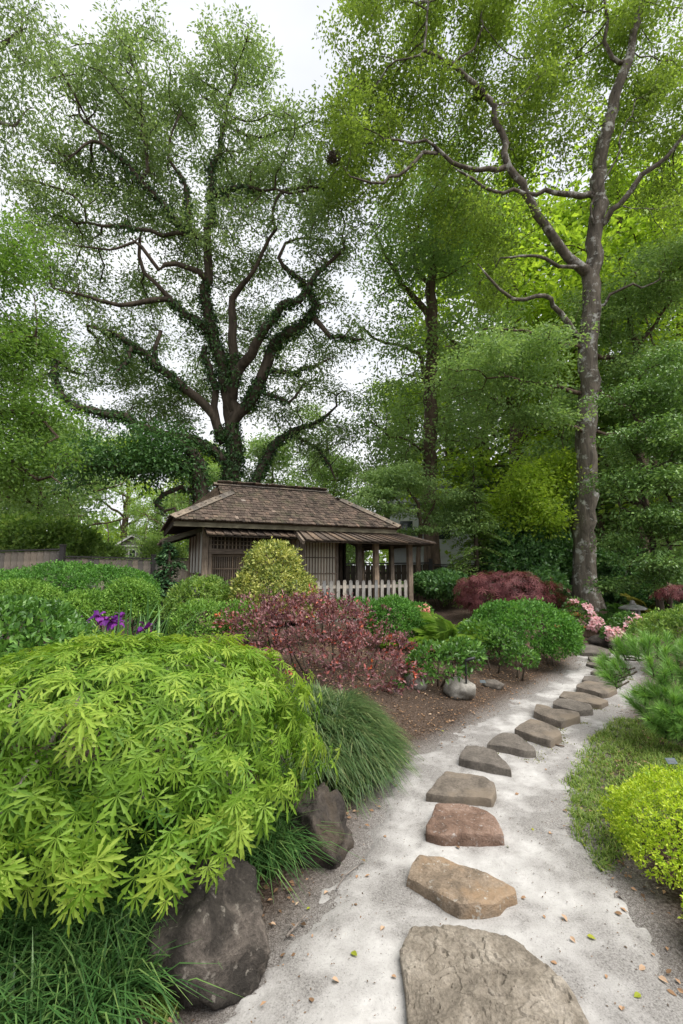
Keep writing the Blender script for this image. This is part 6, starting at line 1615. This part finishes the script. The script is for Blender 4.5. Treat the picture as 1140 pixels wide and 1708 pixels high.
lathe('finial', [(.03, 0), (.075, .01), (.08, .035), (.05, .05), (.06, .07), (.045, .105), (.0, .12)], ln, MAT['lantern'], 14, (0, 0, zc + .082))
for k in range(6):
    a = k * math.pi / 3 + .2; lbox('light_box_pillar', ln, (math.cos(a) * .125, math.sin(a) * .125, zc - .14), (.05, .05, .21), MAT['lantern'])
lathe('light_box_floor', [(.0, 0), (.17, 0), (.19, .02), (.18, .05), (.0, .05)], ln, MAT['lantern'], 16, (0, 0, zc - .28))
for k in range(3):
    a = k * 2 * math.pi / 3 + .5; R = np.array([[math.cos(a), -math.sin(a), 0], [math.sin(a), math.cos(a), 0], [0, 0, 1]]); lbox('leg', ln, (math.cos(a) * .15, math.sin(a) * .15, (zc - .27) / 2 - .02), (.07, .08, max(.1, zc - .24)), MAT['lantern'], R)

# ------------------------------------------------------------------ wooden step to the bridge
MAT['deck'] = wood_mat('deck', (.22, .10, .04), (.42, .20, .08), (.55, .30, .13), stretch=(1.2, 12, 12)); MAT['deck_side'] = wood_mat('deck_side', (.13, .09, .065), (.24, .17, .125), (.34, .26, .20))
sg = onground(985, 1073); st = thing('wooden_steps', sg, 'orange-brown wooden steps at the end of the path beside the hedge', 'steps', rz=math.radians(-12))
k_ = np.linalg.norm(sg - EYE) / FPX
lbox('riser', st, (-.25, .12, .10), (.85, .05, .26), MAT['deck_side'])
for i in range(2): lbox('tread_board', st, (-.25, .10 + i * .15, .245 + .002 * i), (.9, .14, .035), MAT['deck'])
lbox('riser', st, (-.35, .43, .35), (.6, .05, .24), MAT['deck_side'])
for i in range(4): lbox('tread_board', st, (-.38, .40 + i * .15, .48 + .002 * i), (.72, .14, .035), MAT['deck'])
for s in (-1, 1): lbox('stringer', st, (-.36 + s * .3, .75, .18), (.05, 1.0, .56), MAT['deck_side'])

# ------------------------------------------------------------------ path light
MAT['black_metal'] = plain('black_metal', (.018, .018, .02), .45, .4, var=.1)
lp = onground(779, 1168); pl_ = thing('path_light', lp, 'slim black metal path light with an angled head on the mulch', 'lamp')
k_ = np.linalg.norm(lp - EYE) / FPX; hL = 58 * k_
mb = MB(); mb.tube([[0, 0, -.05], [0, 0, hL * .5], [0, 0, hL - .04], [.0, 0, hL - .012], [.015, 0, hL]], [.012] * 5, 8); link('stake', mb.mesh('stake', MAT['black_metal'], True), pl_)
mb = MB(); mb.tube([[-.012, 0, hL - .012], [.03, 0, hL + .004], [.075, 0, hL + .016], [.115, 0, hL + .026]], [.016, .019, .019, .018], 10); link('lamp_head', mb.mesh('lamp_head', MAT['black_metal'], True), pl_)

# ------------------------------------------------------------------ plant labels
MAT['sign_grey'] = plain('sign_grey', (.10, .125, .14), .8, .1, var=.05); MAT['sign_dark'] = plain('sign_dark', (.05, .06, .07), .4, .4)
def plant_label(u, v, w, lab):
    g = onground(u, v); r = thing('plant_label', g, lab, 'sign', 'plant labels'); k = np.linalg.norm(g - EYE) / FPX; W_ = w * k
    mb = MB(); mb.tube([[0, 0, -.04], [0, 0, .09]], [.004, .004], 6); link('stake', mb.mesh('stake', MAT['black_metal']), r)
    R = np.array([[1, 0, 0], [0, .77, -.64], [0, .64, .77]]); p = lbox('plate', r, (0, 0, .10), (W_, W_ * .62, .004), MAT['sign_grey'], R)
    for q in (.12, -.02, -.16): lbox('text_line', p, tuple(R @ np.array([0, q * W_, .004])), (W_ * .7, W_ * .06, .001), MAT['sign_dark'], R)
plant_label(1122, 1292, 12, 'small grey plant label on a stake under the pine')
plant_label(806, 1150, 8, 'tiny grey plant label under the sprawling glossy shrub')

# ------------------------------------------------------------------ sticks, fallen leaves, mulch
def stick(pts, r, lab):
    W_ = [onground(u, v) + [0, 0, .018 + r] for u, v in pts]; c = W_[0]; mb = MB(); mb.tube([w - c for w in W_], np.linspace(r, r * .5, len(W_)), 6); o = link('fallen_stick', mb.mesh('fallen_stick', MAT['twig'] if r < .008 else MAT['bark_brown'], True), None, c); tag(o, lab, 'stick', 'fallen sticks')
stick([(884, 1240), (905, 1243), (925, 1247), (942, 1251)], .013, 'brown fallen stick beside the squared stepping stone')
stick([(562, 1490), (575, 1468), (588, 1458), (602, 1448)], .004, 'thin curved twig on the sand below the angular boulder')
stick([(478, 1572), (492, 1556), (510, 1535)], .006, 'short grey twig on the sand between the two boulders')
def leaf_lit(seed, curl, mat, t): 
    V = LEAF6[0].copy(); V[:, 0] *= 1.25; V[:, 2] = V[:, 2] * curl + .06; mb = MB(); mb.add(V - [0, .5, 0], LEAF6[1], None, t); return mb.mesh('fallen_leaf', mat)
LL = [leaf_lit(k, .5 + .2 * k, MAT['litter'], .25 + .12 * k) for k in range(6)]; LY = [leaf_lit(k, 1, MAT['yellow_litter'], .3 * k) for k in range(2)]
def zsurf(q):
    sd_ = path_sd(np.array([q[:2]]))[0]; return hgt(q[0], q[1]) + (.022 if sd_ < 0 else .012)
rg = np.random.default_rng(91)
SHORT = ['large scaly slab', 'tan angular stepping stone', 'reddish stepping stone', 'flat brown stepping stone', 'grey wedge-shaped stone', 'grey speckled stone', 'squared block stone', 'notched mossy stone', 'narrow dark-ended stone', 'long warm brown stone']
LF = [(690,1575),(920,1398),(885,1392),(940,1384),(955,1575),(923,1611),(938,1535),(1000,1460),(1036,1530),(1068,1625),(1108,1640),(1116,1630),(1065,1672),(1025,1470),(1045,1400),(610,1470),(870,1505),(845,1420),(660,1300),(636,1400),(600,1520),(545,1490),(515,1520),(470,1600),(452,1545),(480,1505),(700,1250),(735,1225),(760,1205),(800,1195),(880,1270),(905,1290),(960,1320),(948,1268),(765,1420),(640,1560),(560,1640),(590,1600),(520,1680),(1090,1600),(1120,1665),(1010,1640),(985,1570),(1040,1690),(905,1540),(660,1640),(940,1360),(975,1420),(862,1330),(900,1235)]
for k, (u, v) in enumerate(LF):
    q = onground(u + rg.normal(0, 3), v + rg.normal(0, 3)); y = k % 5 == 2
    o = link('fallen_leaf', (LY if y else LL)[rg.integers(2 if y else 6)], None, (q[0], q[1], zsurf(q)), (rg.normal(0, .2), rg.normal(0, .2), rg.uniform(0, 6.28)), rg.uniform(.018, .038))
    ds = [np.linalg.norm(q[:2] - c_[:2]) for _, c_ in stone_info]; near_ = SHORT[min(int(np.argmin(ds)), 9)]
    if min(ds) > .75: near_ = 'chartreuse boxwood' if q[0] > 1.2 and q[1] < 3.2 else 'boulders under the green maple' if q[0] < .3 else 'lawn at the path edge' if q[0] > 1.2 else 'mulch at the path edge'
    tag(o, ('yellow-green' if y else 'dry brown') + ' fallen leaf lying beside the ' + near_, 'fallen leaf', 'fallen leaves on the sand')
# mulch and litter in the beds
N = 60000; q = rg.uniform((-3.2, 1.2), (6.0, 11.5), (N, 2)); sd_ = path_sd(q); mx = np.interp(q[:, 1], MID[:, 1], MID[:, 0])
pr = np.where(q[:, 0] < mx, smooth(-.10, .5, sd_), .8 * smooth(-.1, .35, sd_)) * np.where(sd_ > 0, 1, .7)
dn = np.array([.5 + nz((a_[0], a_[1], 0), 1.7, 3, 4.0) for a_ in q]); keep = (rg.random(N) < pr * np.clip(dn * 1.4, .1, 1)) & (q[:, 1] < 10.5)
q = q[keep]; n = len(q); z = hgtv(q) + rg.uniform(.004, .022, n) + np.where(path_sd(q) < 0, .012, 0)
mb = MB(); T = (LEAF4[0] * [1.1, 1, 1.4] - [0, .5, -.03], LEAF4[1])
mb.leaves(T, np.c_[q, z], unit(np.c_[rg.normal(size=(n, 2)), rg.normal(0, .12, n)]), unit(rg.normal(0, .32, (n, 3)) + [0, 0, 1]), rg.uniform(.009, .04, n), np.clip(rg.normal(.42, .27, n), 0, 1))
tag(mb.build('leaf_litter', MAT['litter']), 'brown leaf litter and bark mulch scattered over the beds', 'leaf litter', kind='stuff')
# crumbs and twig bits on the sand
N = 16000; q = rg.uniform((-.9, 1.3), (6, 10), (N, 2)); sd_ = path_sd(q); keep = (sd_ < .05) & (rg.random(N) < .25 + .75 * smooth(-.6, 0, sd_)); q = q[keep]; n = len(q)
mb = MB(); mb.leaves((LEAF4[0] * [1, 1, 1.6] + [0, 0, .05], LEAF4[1]), np.c_[q, hgtv(q) + .021], unit(np.c_[rg.normal(size=(n, 2)), np.zeros(n)]), unit(rg.normal(0, .4, (n, 3)) + [0, 0, 1]), rg.uniform(.004, .014, n), np.clip(rg.normal(.12, .15, n), 0, 1))
tag(mb.build('sand_debris', MAT['litter']), 'dark crumbs of bark and leaf strewn on the pale sand', 'debris', kind='stuff')
# moss cushions beside some stones
for k in (5, 6, 7, 9, 12, 14):
    pts, c = stone_info[k]; e = pts[rg.integers(len(pts))]; n = 260; i = rg.integers(0, len(pts), n)
    sel = [j for j in range(len(pts)) if pts[j][1] < c[1]] or [0]; i = rg.choice(sel, n); q = pts[i] + rg.normal(0, .035, (n, 2)) + unit(pts[i] - c[:2]) * .03
    mb = MB(); mb.leaves(LEAF4, np.c_[q, hgtv(q) + .015], unit(rg.normal(size=(n, 3)) + [0, 0, 1]), unit(rg.normal(size=(n, 3))), rg.uniform(.008, .02, n), rg.random(n))
    o = link('moss', mb.mesh('moss', MAT['moss'], False, c), None, Vector(c)); tag(o, 'yellow-green moss at the foot of the ' + STONES[k][2][:60].split(',')[0], 'moss', kind='stuff')
